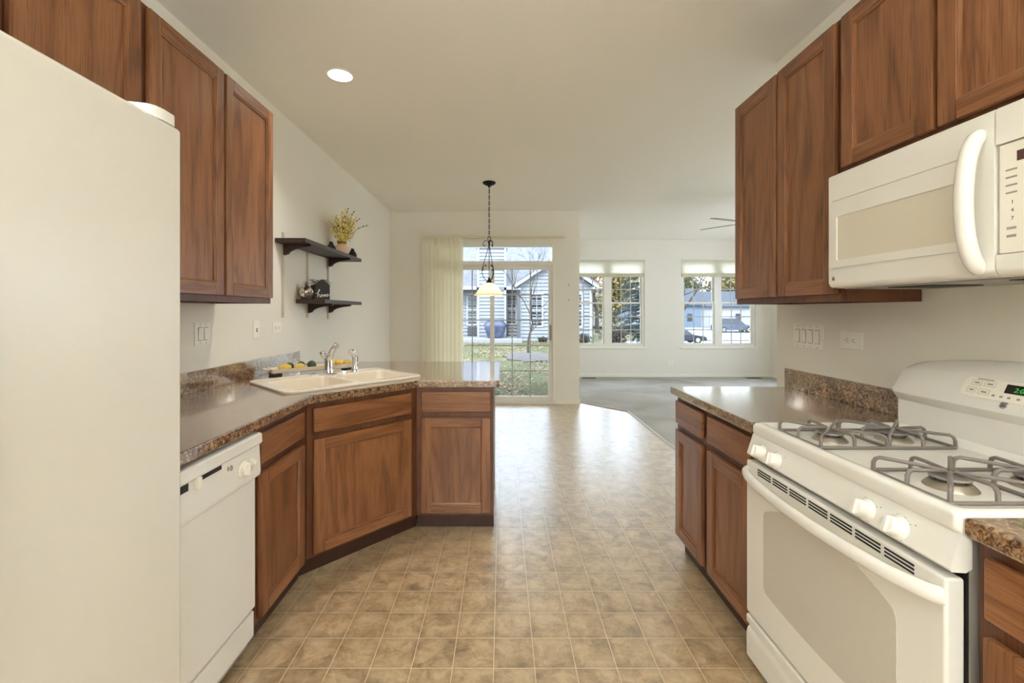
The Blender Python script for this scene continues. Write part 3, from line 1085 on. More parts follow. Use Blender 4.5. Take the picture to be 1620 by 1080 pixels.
SD = Vector((math.cos(DIAG), math.sin(DIAG)))      # along the diagonal
SN = Vector((-SD.y, SD.x))                          # towards the corner
SCN = Vector((-0.988, 2.711))
def sk(a, b):
    q = SCN + SD * a + SN * b
    return (q.x, q.y)
cl = thing('countertop', 'speckled brown laminate counter running from refrigerator round to the peninsula', 'countertop', (-1.2, 2.2, CB))
outer = rounded([(WX, 1.125), (-0.940, 1.125), (-0.940, 2.200), (-0.503, 2.675), (-0.014, 2.675), (-0.014, 3.714), (WX, 3.714)], (2, 3, 4, 5), 0.022)
hole = [sk(*p) for p in rrect(-0.395, 0.395, -0.255, 0.255, 0.04, 3)]
mb = MB(); slab(mb, outer, [hole], CB, CT, 0.006); mb.build('worktop', GRANITE, cl)
mb = MB(); mb.box(WX, WX + 0.019, 1.125, 3.470, CT, 1.010, 0.003); mb.build('backsplash', GRANITE, cl)
cr = thing('countertop', 'speckled brown laminate counter between the stove and the living room', 'countertop', (1.25, 2.0, CB))
mb = MB(); slab(mb, [(0.932, 1.672), (RX, 1.672), (RX, 2.470), (0.932, 2.470)], [], CB, CT, 0.006); mb.build('worktop', GRANITE, cr)
mb = MB(); mb.box(RX - 0.019, RX, 1.672, 2.470, CT, 1.003, 0.003); mb.build('backsplash', GRANITE, cr)
cn = thing('countertop', 'short speckled laminate counter at the near side of the stove', 'countertop', (1.25, 0.7, CB))
mb = MB(); slab(mb, [(0.937, 0.42), (RX, 0.42), (RX, 0.904), (0.937, 0.904)], [], CB, CT, 0.006); mb.build('worktop', GRANITE, cn)
mb = MB(); mb.box(RX - 0.019, RX, 0.42, 0.904, CT, 1.003, 0.003); mb.build('backsplash', GRANITE, cn)

# ------------------------------------------------------------------ sink, faucet, sprayer
snk = thing('kitchen_sink', 'bisque double-bowl sink set diagonally in the corner counter', 'sink', (SCN.x, SCN.y, CT), DIAG)
bowls = [(-0.375, -0.012, -0.235, 0.130), (0.012, 0.375, -0.235, 0.130)]
M0 = WM[snk.name]
mb = MB(M0)
ro = rrect(-0.42, 0.42, -0.28, 0.28, 0.045, 5)
slab(mb, ro, [rrect(a, b, c, d, 0.05, 4) for a, b, c, d in bowls], 0.0005, 0.015, 0.006)
for a, b, c, d in bowls:
    L = [[(p[0], p[1], 0.015) for p in rrect(a, b, c, d, 0.05, 4)],
         [(p[0], p[1], 0.006) for p in rrect(a + 0.006, b - 0.006, c + 0.006, d - 0.006, 0.046, 4)],
         [(p[0], p[1], -0.14) for p in rrect(a + 0.014, b - 0.014, c + 0.014, d - 0.014, 0.05, 4)],
         [(p[0], p[1], -0.17) for p in rrect(a + 0.045, b - 0.045, c + 0.045, d - 0.045, 0.05, 4)]]
    vs = [[mb.v(p) for p in lp] for lp in L]
    n = len(vs[0])
    for u, w in zip(vs, vs[1:]):
        for i in range(n):
            j = (i + 1) % n
            mb.face([u[i], u[j], w[j], w[i]])
    mb.face(vs[-1])
mb.build('basin', SINKMAT, snk)
for a, b, c, d in bowls:
    mb = MB(M0); mb.lathe([(0.04, 0), (0.042, 0.003), (0.03, 0.004), (0.026, 0.001), (0.004, 0.001)], ((a + b) / 2, (c + d) / 2, -0.1698), 20); mb.build('drain', CHROME, snk)
fa = thing('faucet', 'chrome single-lever kitchen faucet at the back of the sink', 'faucet', (*sk(0.03, 0.20), CT + 0.0155), DIAG)
M0 = WM[fa.name]
mb = MB(M0)
for z0, z1, s_ in ((0, 0.006, 1.0), (0.006, 0.010, 0.92)):
    mb.prism([(0.125 * s_ * math.cos(2 * PI * k / 28), 0.031 * s_ * math.sin(2 * PI * k / 28)) for k in range(28)], z0, z1, 'z')
mb.build('escutcheon', CHROME, fa)
mb = MB(M0); mb.lathe([(0.031, 0.008), (0.029, 0.02), (0.025, 0.03), (0.024, 0.085), (0.026, 0.095), (0.026, 0.110), (0.017, 0.122), (0.004, 0.126)], (0, 0, 0), 24); mb.build('faucet_body', CHROME, fa)
mb = MB(M0)
mb.tube(spline([(0.002, -0.004, 0.095), (0.004, -0.024, 0.128), (0.006, -0.050, 0.160), (0.008, -0.078, 0.182), (0.009, -0.096, 0.180)], 5), [0.022] * 5 + [0.018] * 5 + [0.017] * 5 + [0.018] * 5 + [0.016], 12)
mb.build('spout', CHROME, fa)
mb = MB(M0)
mb.tube(spline([(-0.010, 0.004, 0.100), (-0.026, 0.010, 0.120), (-0.032, 0.014, 0.148)], 4), [0.013, 0.012, 0.012, 0.013, 0.015, 0.018, 0.019, 0.018, 0.012], 12)
mb.build('lever', CHROME, fa)
spr = thing('side_sprayer', 'chrome hand sprayer standing at the back of the sink', 'sprayer', (*sk(0.215, 0.205), CT + 0.0155), DIAG)
M0 = WM[spr.name]
mb = MB(M0); mb.lathe([(0.030, 0), (0.028, 0.008), (0.020, 0.014), (0.018, 0.030), (0.014, 0.034), (0.013, 0.04)], (0, 0, 0), 20); mb.build('sprayer_base', CHROME, spr)
mb = MB(M0)
mb.tube(spline([(0, 0, 0.03), (0.0, 0.0, 0.07), (-0.004, -0.002, 0.105), (-0.022, -0.014, 0.128), (-0.045, -0.030, 0.128)], 5), [0.013] * 5 + [0.015] * 5 + [0.018] * 5 + [0.020] * 5 + [0.019], 12)
mb.build('spray_head', CHROME, spr)
mb = MB(M0)
mb.tube(spline([(0.010, 0.006, 0.112), (0.024, 0.012, 0.100), (0.026, 0.012, 0.060)], 4), 0.005, 8, flat=1.8)
mb.build('trigger', CHROME, spr)

# ------------------------------------------------------------------ fruit tray
TA = math.radians(40.7)
te, tn = Vector((math.cos(TA), math.sin(TA), 0)), Vector((-math.sin(TA), math.cos(TA), 0))
t0 = Vector((-1.448, 2.815, CT))
def tp(a, b, z): return t0 + te * a + tn * b + Vector((0, 0, z))
TW, TLN = 0.125, 0.545
ft = thing('serving_tray', 'long white rectangular tray of lemons and limes behind the sink', 'tray', tp(TLN / 2, TW / 2, 0), TA)
M0 = Matrix.Translation(t0) @ Matrix.Rotation(TA, 4, 'Z')
mb = MB(M0)
o_ = lambda e: rrect(-e, TLN + e, -e, TW + e, 0.012 + e, 3)
L = [(o_(-0.012), 0.018), (o_(0.0), 0.022), (o_(0.006), 0.048), (o_(0.001), 0.048), (o_(-0.006), 0.026), (o_(-0.016), 0.024)]
vs = [[mb.v((p[0], p[1], z)) for p in lp] for lp, z in L]
n = len(vs[0])
for u, w in zip(vs, vs[1:]):
    for i in range(n):
        mb.face([u[i], u[(i + 1) % n], w[(i + 1) % n], w[i]])
mb.face(vs[0]); mb.face(vs[-1])
mb.build('dish', mat('glazed_white', (236, 226, 206), 0.2), ft)
for a in (-0.012, TLN + 0.012):
    mb = MB(M0)
    s_ = -1 if a < 0 else 1
    mb.tube(spline([(a - s_ * 0.004, 0.022, 0.043), (a + s_ * 0.018, 0.035, 0.047), (a + s_ * 0.022, TW / 2, 0.048), (a + s_ * 0.018, TW - 0.035, 0.047), (a - s_ * 0.004, TW - 0.022, 0.043)], 4), 0.005, 8)
    mb.build('handle', bpy.data.materials['glazed_white'], ft)
for a in (0.035, TLN - 0.035):
    mb = MB(M0); mb.box(a - 0.028, a + 0.028, 0.004, TW - 0.004, 0.0006, 0.0185, 0.005); mb.build('foot', mat('dark_wood_foot', (52, 46, 34), 0.5), ft)

LEMON = mat('lemon_skin', (224, 190, 92), 0.38)
LIME = mat('lime_skin', (66, 76, 40), 0.35)
for m_ in (LEMON, LIME):
    q = NT(m_); q.bump(q.noise(q.obj(), 160, 2), 0.25, 0.002)
def citrus(name, label, cat, a, b, z, L_, r, m, ang, tilt, grp):
    t = thing(name, label, cat, tp(a, b, z), ang)
    R = Matrix.Rotation(ang, 3, 'Z') @ Matrix.Rotation(PI / 2 + tilt, 3, 'Y')
    pr = [(0.003, -L_ / 2), (0.009, -L_ / 2 + 0.004), (r * 0.62, -L_ * 0.36), (r * 0.93, -L_ * 0.17), (r, 0.0), (r * 0.93, L_ * 0.17), (r * 0.62, L_ * 0.36), (0.010, L_ / 2 - 0.004), (0.006, L_ / 2)]
    mb = MB(); mb.lathe(pr, tp(a, b, z + r), 20, R); mb.build('skin', m, t, sharp=60)
    mb = MB(); mb.lathe([(0.004, 0), (0.0045, 0.0018), (0.002, 0.003)], tp(a, b, z + r) + R @ Vector((0, 0, L_ / 2 - 0.001)), 8, R); mb.build('stem_end', mat('stem_scar', (96, 86, 46), 0.7), t)
zt_ = 0.0255
g1, g2 = 'lemons on the tray', 'limes on the tray'
citrus('lemon', 'yellow lemon at the left end of the white tray', 'lemon', 0.085, 0.040, zt_, 0.082, 0.026, LEMON, 0.5, 0.0, g1)
citrus('lemon', 'yellow lemon on the tray between the two dark limes', 'lemon', 0.176, 0.034, zt_, 0.078, 0.024, LEMON, 0.9, 0.05, g1)
citrus('lemon', 'tallest yellow lemon on the tray just right of the faucet', 'lemon', 0.385, 0.060, zt_, 0.070, 0.033, LEMON, 2.0, 0.2, g1)
citrus('lemon', 'middle one of the three lemons right of the faucet', 'lemon', 0.446, 0.060, zt_, 0.074, 0.028, LEMON, 2.5, 0.0, g1)
citrus('lemon', 'yellow lemon at the right end of the tray by the sprayer', 'lemon', 0.505, 0.055, zt_, 0.064, 0.024, LEMON, 0.2, 0.0, g1)
citrus('lime', 'dark green lime between the two left lemons on the tray', 'lime', 0.128, 0.088, zt_, 0.058, 0.026, LIME, 1.0, 0.0, g2)
citrus('lime', 'dark green lime half hidden behind the second lemon', 'lime', 0.202, 0.096, zt_, 0.056, 0.027, LIME, 0.2, 0.0, g2)
citrus('lime', 'large dark green lime left of the faucet on the tray', 'lime', 0.258, 0.055, zt_, 0.062, 0.029, LIME, 0.6, 0.1, g2)

# ------------------------------------------------------------------ wall shelves on metal standards
def wall_shelf(label, y0, y1, z, xf, brackets):
    t = thing('wall_shelf', label, 'shelf', (WX, (y0 + y1) / 2, z), 0)
    mb = MB(); mb.box(WX + 0.004, xf, y0, y1, z - 0.030, z, 0.003); mb.build('shelf_board', WALNUT, t)
    for y in brackets:
        pr = [(0.014, 0.0), (0.212, 0.0), (0.214, -0.014), (0.13, -0.024), (0.082, -0.034), (0.056, -0.048), (0.046, -0.068), (0.014, -0.076)]
        mb = MB(); mb.prism([(WX + a, z - 0.031 + b) for a, b in pr], y - 0.014, y + 0.014, 'y', bev=0.002, seg=1); mb.build('bracket', WALNUT, t)
    return t
wall_shelf('longer dark wood wall shelf holding the vase of yellow flowers', 3.110, 4.360, 1.827, -1.368, (3.222, 4.060))
wall_shelf('shorter dark wood wall shelf holding the house-shaped planter', 3.430, 4.330, 1.408, -1.358, (3.630, 4.060))
def standard(label, y, z0, z1):
    t = thing('shelf_standard', label, 'shelf rail', (WX, y, z0))
    mb = MB()
    mb.prism([(WX + 0.0005, y - 0.010), (WX + 0.012, y - 0.010), (WX + 0.012, y - 0.004), (WX + 0.008, y - 0.004), (WX + 0.008, y + 0.004), (WX + 0.012, y + 0.004), (WX + 0.012, y + 0.010), (WX + 0.0005, y + 0.010)], z0, z1, 'z')
    mb.build('rail', BRASSY, t)
    for z in (z0 + 0.03, z1 - 0.03):
        mb = MB(); mb.lathe([(0.0045, 0.0), (0.004, 0.0025), (0.001, 0.003)], (WX + 0.008, y, z), 8, Matrix.Rotation(PI / 2, 3, 'Y')); mb.build('screw', DARK, t)
standard('metal shelf standard nearest the wall cabinet', 3.222, 1.270, 1.885)
standard('metal shelf standard behind the round silver vase', 3.630, 1.265, 1.885)
standard('metal shelf standard farthest from the wall cabinet', 4.060, 1.245, 1.885)

ZS = 1.8275
def bottle_vase(label, x, y, s_):
    mb = MB(); mb.lathe([(0.020 * s_, 0), (0.034 * s_, 0.006 * s_), (0.040 * s_, 0.020 * s_), (0.036 * s_, 0.038 * s_), (0.024 * s_, 0.058 * s_), (0.015 * s_, 0.072 * s_), (0.015 * s_, 0.084 * s_), (0.011 * s_, 0.084 * s_), (0.010 * s_, 0.06 * s_)], (x, y, ZS), 24)
    o = mb.build('bud_vase', BLACK); tag(o, label, 'vase', 'small black bud vases on the upper shelf')
bottle_vase('small black bottle vase left of the pink vase on the upper shelf', -1.475, 3.86, 1.05)
bottle_vase('small black bottle vase at the far end of the upper shelf', -1.432, 4.285, 1.05)
VXX, VYY = -1.462, 4.085
pv = thing('flower_vase', 'round pale pink glass vase holding yellow branches on the upper shelf', 'vase', (VXX, VYY, ZS))
mb = MB(); mb.lathe([(0.034, 0), (0.052, 0.006), (0.067, 0.030), (0.068, 0.055), (0.058, 0.082), (0.040, 0.096), (0.036, 0.104), (0.044, 0.124), (0.041, 0.124), (0.032, 0.104), (0.034, 0.096)], (VXX, VYY, ZS), 28, caps=False)
mb.prism([(VXX + 0.034 * math.cos(2 * PI * k / 20), VYY + 0.034 * math.sin(2 * PI * k / 20)) for k in range(20)], ZS, ZS + 0.004, 'z')
mb.build('vase_body', mat('pink_glass', (222, 190, 160), 0.2), pv)
mb = MB(); mb.lathe([(0.0375, 0.100), (0.041, 0.116), (0.0445, 0.122)], (VXX, VYY, ZS), 24, caps=False); mb.build('amber_collar', mat('amber_collar', (134, 108, 40), 0.25), pv)
bq = thing('flower_arrangement', 'spray of yellow blossom branches in the pink vase', 'flowers', (VXX, VYY, ZS + 0.02))
rs = random.Random(5)
st, bl, lf = MB(), MB(), MB()
def quad_leaf(mb, c, sx, sy, R):
    mb.poly([c + R @ Vector(p) for p in ((-sx, 0, 0), (0, -sy, 0), (sx, 0, 0), (0, sy, 0))])
def rrot(r): return Matrix.Rotation(r.uniform(0, 2 * PI), 3, 'Z') @ Matrix.Rotation(r.uniform(0, PI), 3, 'X') @ Matrix.Rotation(r.uniform(0, 2 * PI), 3, 'Z')
base = Vector((VXX, VYY, ZS + 0.05))
for k in range(44):
    a = rs.uniform(0, 2 * PI)
    sp_ = rs.uniform(0.03, 0.23)
    hgt = rs.uniform(0.18, 0.34) * (1 - 0.25 * sp_ / 0.2)
    dx, dy = sp_ * math.cos(a), sp_ * math.sin(a)
    if VXX + dx < WX + 0.02: dx = -dx * 0.5
    tip = base + Vector((dx, dy, hgt + 0.04))
    mid = base + Vector((dx * 0.5, dy * 0.5, hgt * 0.55 + 0.03))
    neck = base + Vector((dx * 0.06, dy * 0.06, 0.075))
    path = spline([base, neck, mid, tip], 4)
    st.tube(path, 0.0016, 4)
    for i in range(30):
        u = rs.uniform(0.36, 1.0) * (len(path) - 1)
        p = path[int(u)].lerp(path[min(int(u) + 1, len(path) - 1)], u % 1)
        p = p + Vector((rs.gauss(0, 0.011), rs.gauss(0, 0.011), rs.gauss(0, 0.011)))
        if p.x < WX + 0.006: continue
        quad_leaf(bl, p, rs.uniform(0.009, 0.017), rs.uniform(0.007, 0.012), rrot(rs))
    for i in range(2):
        u = rs.uniform(0.3, 1.0) * (len(path) - 1)
        p = path[int(u)] + Vector((rs.gauss(0, 0.008), rs.gauss(0, 0.008), rs.gauss(0, 0.008)))
        if p.x < WX + 0.006: continue
        lf.ball(p, 0.005, 0.004, 0.006, 6, 4)
for tip in ((0.10, 0.24, 0.34), (0.16, 0.30, 0.28), (0.06, 0.18, 0.40), (0.02, 0.12, 0.42)):
    tip = base + Vector(tip)
    path = spline([base, base + Vector((0, 0, 0.08)), base.lerp(tip, 0.6) + Vector((0, 0, 0.06)), tip], 6)
    st.tube(path, [0.0022] * (len(path) - 3) + [0.0014, 0.001, 0.0008], 5)
    for i in (9, 12, 14, 16):
        lf.ball(path[i] + Vector((0, 0, 0.004)), 0.006, 0.005, 0.007, 6, 4)
st.build('stems', mat('twig', (92, 80, 52), 0.7), bq)
tag(bl.build('blossoms', mat('yellow_blossom', (246, 228, 150), 0.7), bq), kind='stuff')
tag(lf.build('buds', mat('dark_bud', (74, 68, 46), 0.7), bq), kind='stuff')

ZL = 1.4085
bx, by = -1.525, 3.475
sv = thing('silver_vase', 'round mottled silver glass vase on the lower shelf beside the planter', 'vase', (bx, by, ZL))
mer = mat('mercury_glass', (190, 182, 168), 0.12, 0.9)
q = NT(mer)
q.l(q.ramp(q.noise(q.obj(), 45, 4, 0.7), [(0.42, (70, 60, 52)), (0.52, (214, 206, 192)), (0.7, (236, 230, 220))]), q.b.inputs['Base Color'])
mb = MB(); mb.lathe([(0.022, 0.008), (0.042, 0.018), (0.054, 0.040), (0.056, 0.060), (0.050, 0.080), (0.034, 0.098), (0.016, 0.108), (0.012, 0.114), (0.012, 0.134), (0.014, 0.138), (0.009, 0.138)], (bx, by, ZL), 28); mb.build('globe', mer, sv)
mb = MB(); mb.lathe([(0.036, 0.0), (0.040, 0.004), (0.038, 0.012), (0.024, 0.014)], (bx, by, ZL), 24); mb.build('base_ring', mat('dark_base', (48, 36, 34), 0.4), sv)

# house-shaped planter with the word on its front
hp = thing('house_planter', 'house-shaped wooden planter with a black front reading home on the lower shelf', 'planter', (-1.452, 3.62, ZL), math.radians(46))
M0 = WM[hp.name]
hw, hd, hh_, hk_ = 0.060, 0.085, 0.122, 0.166
mb = MB(M0)
mb.prism([(-hw, 0), (hw, 0), (hw, hh_), (0.008, hk_), (-0.008, hk_), (-hw, hh_)], 0.0, 0.008, 'y'); mb.build('front_board', mat('chalk_black', (44, 40, 36), 0.6), hp)
mb = MB(M0)
mb.box(-hw, -hw + 0.008, 0.008, hd, 0, hh_); mb.box(hw - 0.008, hw, 0.008, hd, 0, hh_)
mb.box(-hw + 0.008, hw - 0.008, 0.008, hd, 0, 0.008); mb.box(-hw + 0.008, hw - 0.008, hd - 0.008, hd, 0.008, hh_ * 0.9)
for s_ in (-1, 1):
    mb.loft([[(s_ * hw * 1.0, 0.008, hh_ - 0.002), (s_ * 0.006, 0.008, hk_ - 0.004), (s_ * 0.006, 0.008, hk_ - 0.012), (s_ * hw, 0.008, hh_ - 0.010)],
             [(s_ * hw * 1.0, 0.026, hh_ - 0.002), (s_ * 0.006, 0.026, hk_ - 0.004), (s_ * 0.006, 0.026, hk_ - 0.012), (s_ * hw, 0.026, hh_ - 0.010)]])
mb.build('box_sides', wood('planter_wood', True, (70, 36, 18), (112, 62, 34), (136, 82, 50), 0.5), hp)
mb = MB(M0)
S = 0.019
def stroke(pts):
    mb.tube([(-0.052 + p[0] * S, -0.0012, 0.018 + p[1] * S + p[0] * S * 0.10) for p in spline([Vector((a, b, 0)) for a, b in pts], 5)], 0.0019, 5)
stroke([(-0.2, 1.7), (0.5, 1.9), (1.25, 2.6), (1.45, 3.2), (1.15, 3.3), (0.85, 2.4), (0.62, 0.9), (0.55, 0.0), (0.75, 0.9), (1.15, 1.35), (1.4, 1.1), (1.45, 0.3), (1.75, 0.05)])
stroke([(1.75, 0.05), (2.05, 0.9), (2.45, 1.05), (2.4, 0.3), (2.05, 0.1), (1.95, 0.7), (2.45, 1.05), (2.9, 0.9)])
stroke([(2.9, 0.9), (3.05, 0.1), (3.2, 0.8), (3.5, 1.0), (3.6, 0.1), (3.75, 0.8), (4.05, 1.0), (4.15, 0.2), (4.4, 0.2)])
stroke([(4.4, 0.2), (4.8, 0.7), (5.0, 1.0), (4.75, 1.15), (4.55, 0.6), (4.75, 0.1), (5.3, 0.4), (5.75, 1.0)])
mb.build('lettering', mat('chalk_white', (232, 230, 226), 0.6), hp)
gp = thing('air_plant', 'spiky green plant growing out of the house-shaped planter', 'plant', (-1.448, 3.66, ZL))
M1 = M0
mb = MB(M1)
rs = random.Random(3)
for k in range(46):
    a = rs.uniform(0, 2 * PI)
    r_ = rs.uniform(0.05, 0.115)
    z_ = rs.uniform(0.02, 0.075)
    p0 = Vector((rs.uniform(-0.03, 0.03), 0.05 + rs.uniform(-0.012, 0.018), 0.095))
    ex = Vector((math.cos(a) * r_, abs(math.sin(a)) * r_ * 0.45 + 0.0, z_))
    mb.tube(spline([p0, p0 + ex * 0.5 + Vector((0, 0, 0.028)), p0 + ex], 3), [0.0020, 0.0022, 0.0022, 0.0020, 0.0016, 0.0011, 0.0005], 4)
mb.build('blades', mat('air_plant_green', (112, 116, 82), 0.6), gp)
tag(gp, kind=None)

# ------------------------------------------------------------------ refrigerator
fr = thing('refrigerator', 'large white refrigerator in front at the left edge', 'refrigerator', (-1.18, 0.66, 0))
mb = MB(); mb.box(WX + 0.03, -0.868, 0.205, 1.117, 0.03, 1.755, 0.006); mb.build('cabinet_body', BLANC_TEX, fr)
mb = MB(); mb.box(WX + 0.06, -0.885, 0.22, 1.10, 0.0, 0.03); mb.build('base_grille', GREYPL, fr)
mb = MB(); mb.box(-0.868, -0.858, 0.212, 1.110, 0.07, 1.75); mb.build('gasket', GREYPL, fr)
for (a, b) in ((0.602, 1.120), (0.200, 0.596)):
    mb = MB(); mb.box(-0.858, -0.800, a, b, 0.065, 1.769, 0.012, 3)
    d = mb.build('door', BLANC_TEX, fr)
    y = 0.566
    mb = MB()
    mb.tube(spline([(-0.802, y, 0.72), (-0.765, y, 0.76), (-0.755, y, 1.05), (-0.765, y, 1.34), (-0.802, y, 1.38)], 5), 0.014, 10) if a < 0.5 else \
        mb.tube(spline([(-0.802, 0.630, 0.72), (-0.765, 0.630, 0.76), (-0.755, 0.630, 1.05), (-0.765, 0.630, 1.34), (-0.802, 0.630, 1.38)], 5), 0.014, 10)
    mb.build('handle', BLANC, d)
mb = MB()
mb.prism(rounded([(-0.985, 0.99), (-0.815, 1.035), (-0.806, 1.06), (-0.806, 1.108), (-0.985, 1.112)], (1, 2, 3), 0.012, 3), 1.770, 1.797, 'z', bev=0.004)
mb.build('hinge_cover', BLANC, fr)
mb = MB(); mb.box(-0.97, -0.83, 1.045, 1.105, 1.7555, 1.7705); mb.build('hinge_plate', GREYPL, fr)

# ------------------------------------------------------------------ dishwasher
dw = thing('dishwasher', 'white dishwasher with a dial between refrigerator and narrow cabinet', 'dishwasher', (-1.25, 1.435, 0))
D0, D1 = 1.132, 1.734
mb = MB(); mb.box(-1.52, -0.985, D0 + 0.01, D1 - 0.006, 0.02, 0.845); mb.build('tub', STEEL, dw)
mb = MB()
pr = [(-0.985, 0.848), (-0.940, 0.848), (-0.931, 0.842), (-0.930, 0.812), (-0.936, 0.803), (-0.941, 0.800), (-0.936, 0.700), (-0.938, 0.684), (-0.946, 0.678), (-0.985, 0.678)]
mb.prism(pr, D0, D1, 'y', bev=0.0)
cp = mb.build('control_panel', BLANC, dw, sharp=45)
mb = MB(); mb.box(-0.985, -0.952, D0 + 0.002, D1 - 0.006, 0.176, 0.690, 0.006, 2); mb.build('door', BLANC, dw)
mb = MB(); mb.box(-0.985, -0.957, D0 + 0.002, D1 - 0.006, 0.062, 0.162, 0.006, 2); mb.build('toe_panel', BLANC, dw)
def dpt(px, py, X=-0.937):
    Y = 707 * X / (px - VX)
    return Y, EYE - (py - VY) * Y / 707
def on_left(X, y, z): return frame3((0, 1, 0), (0, 0, 1), (1, 0, 0), (X, y, z))
y0_, z_ = dpt(317, 749); y1_, z2_ = dpt(350, 731)
mb = MB(); mb.box(-0.9385, -0.9355, y0_, y1_, 0.789, 0.803); mb.build('latch_slot', DARK, cp)
mb = MB(); mb.box(-0.9385, -0.9355, D0 + 0.004, y0_ - 0.055, 0.780, 0.803); mb.build('latch_slot', DARK, cp)
mb = MB(); mb.box(-0.944, -0.926, y0_ - 0.024, y0_ - 0.004, 0.770, 0.806, 0.004); mb.build('latch', PLASTIC, cp)
yk, zk = dpt(385, 742)
mb = MB(on_left(-0.938, yk, zk)); mb.lathe([(0.030, 0), (0.029, 0.004), (0.024, 0.006), (0.022, 0.018), (0.018, 0.021), (0.003, 0.021)], (0, 0, 0), 28); mb.box(-0.004, 0.004, -0.021, 0.021, 0.018, 0.027, 0.002); mb.build('dial', PLASTIC, cp)
yk2, zk2 = dpt(399, 731)
mb = MB(on_left(-0.939, yk2, zk2)); mb.lathe([(0.014, 0), (0.013, 0.004), (0.009, 0.006), (0.008, 0.014), (0.002, 0.015)], (0, 0, 0), 20); mb.build('button', PLASTIC, cp)
lettering('1', 0.020, on_left(-0.9365, dpt(361, 742)[0], dpt(361, 742)[1]), DARKINK, cp, 'marking')
mb = MB(on_left(-0.9375, dpt(366, 740)[0], dpt(366, 740)[1])); mb.tube([(0.005 * math.cos(2 * PI * k / 14), 0.008 * math.sin(2 * PI * k / 14), 0.001) for k in range(14)], 0.0012, 4, closed=True); mb.build('marking', DARKINK, cp)
mb = MB()
for k in range(22):
    a = 2 * PI * k / 22
    if k % 3 == 0: continue
    M_ = on_left(-0.9374, yk, zk)
    p, q_ = M_ @ Vector((0.034 * math.cos(a), 0.034 * math.sin(a), 0.001)), M_ @ Vector((0.037 * math.cos(a), 0.037 * math.sin(a), 0.001))
    mb.tube([p, q_], 0.0005, 4)
mb.build('dial_lettering', INK, cp)

# ------------------------------------------------------------------ gas range
R0, R1 = 0.910, 1.664
rg = thing('gas_range', 'white freestanding gas range with grey grates between the right counters', 'stove', (1.25, 1.287, 0))
mb = MB(); mb.box(0.957, 1.572, R0 + 0.003, R1 - 0.003, 0.03, 0.862); mb.build('body', STEEL, rg)
mb = MB(); mb.box(0.951, 0.957, R0 + 0.006, R1 - 0.006, 0.20, 0.80); mb.build('door_gap', DARK, rg)
mb = MB()
def rr(a, r): return rrect(0.930 + a, 1.500 - a, R0 - 0.002 + a, R1 + 0.003 - a, r, 4)
L = [(rr(0.004, 0.014), 0.862), (rr(0.0, 0.016), 0.870), (rr(0.0, 0.016), 0.892), (rr(0.005, 0.018), 0.902), (rr(0.016, 0.02), 0.906), (rr(0.030, 0.03), 0.904), (rr(0.046, 0.04), 0.889), (rr(0.060, 0.04), 0.886)]
vs = [[mb.v((p[0], p[1], z)) for p in lp] for lp, z in L]
n = len(vs[0])
for u, w in zip(vs, vs[1:]):
    for i in range(n):
        mb.face([u[i], u[(i + 1) % n], w[(i + 1) % n], w[i]])
mb.face(vs[0]); mb.face(vs[-1])
mb.build('cooktop', BLANC, rg, sharp=50)
mb = MB(); mb.prism([(0.938, 0.863), (0.934, 0.858), (0.912, 0.790), (0.916, 0.784), (0.945, 0.782), (0.958, 0.790), (0.958, 0.863)], R0, R1, 'y'); pn = mb.build('knob_panel', BLANC, rg, sharp=50)
NX, NZ = -0.9515, 0.3077
for (y, lab) in ((1.586, 0), (1.499, 0), (1.129, 0), (1.037, 0)):
    z = 0.815
    X = 0.912 + (z - 0.790) * (0.934 - 0.912) / 0.068
    M_ = frame3((0, -1, 0), (-NX * 0 + NZ, 0, -NX), (NX, 0, NZ), (X, y, z))
    mb = MB(M_)
    mb.lathe([(0.0275, 0.0), (0.027, 0.004), (0.024, 0.007), (0.0215, 0.010), (0.0200, 0.026), (0.017, 0.030), (0.003, 0.031)], (0, 0, 0), 28)
    mb.loft([[(-0.006, -0.022, 0.008), (0.006, -0.022, 0.008), (0.0045, -0.018, 0.036), (-0.0045, -0.018, 0.036)],
             [(-0.007, 0.022, 0.008), (0.007, 0.022, 0.008), (0.005, 0.019, 0.038), (-0.005, 0.019, 0.038)]])
    mb.build('knob', BLANC, pn, sharp=40)
    mb = MB(M_)
    mb.lathe([(0.0016, 0), (0.0014, 0.0008)], (0.036, 0.022, 0.0), 8)
    for a in (40, 75, 110, 150, 200, 250, 300):
        ca, sa = math.cos(math.radians(a)), math.sin(math.radians(a))
        mb.box(0.033 * ca - 0.0018, 0.033 * ca + 0.0018, 0.029 * sa - 0.0007, 0.029 * sa + 0.0007, 0.0002, 0.0007)
    mb.build('marking', INK, pn)
# oven door with arched window
mb = MB(); mb.box(0.908, 0.949, R0 + 0.004, R1 - 0.003, 0.208, 0.768, 0.007, 3); od = mb.build('oven_door', BLANC, rg)
wy0, wy1, wz0, wz1 = 1.027, 1.549, 0.345, 0.622
pts = []
def arc_row(ya, yb, z, bulge, n=14):
    return [(ya + (yb - ya) * k / n, z + bulge * (1 - (2 * k / n - 1) ** 2)) for k in range(n + 1)]
loop = arc_row(wy0, wy1, wz0, -0.014) + arc_row(wy1, wy0, wz1, 0.066)
loop = rounded(loop, (0, 14, 15, 29), 0.022, 3)
mb = MB(); mb.prism(loop, 0.9062, 0.912, 'x'); mb.build('oven_window', OVENGLASS, od)
mb = MB()
for g in range(7):
    ya = 1.585 - g * 0.0875
    for k in range(3):
        z = 0.7375 + k * 0.0088
        mb.box(0.9068, 0.9110, ya - 0.076, ya, z - 0.0022, z + 0.0022)
mb.build('vent_slot_pattern', DARK, od)
mb = MB()
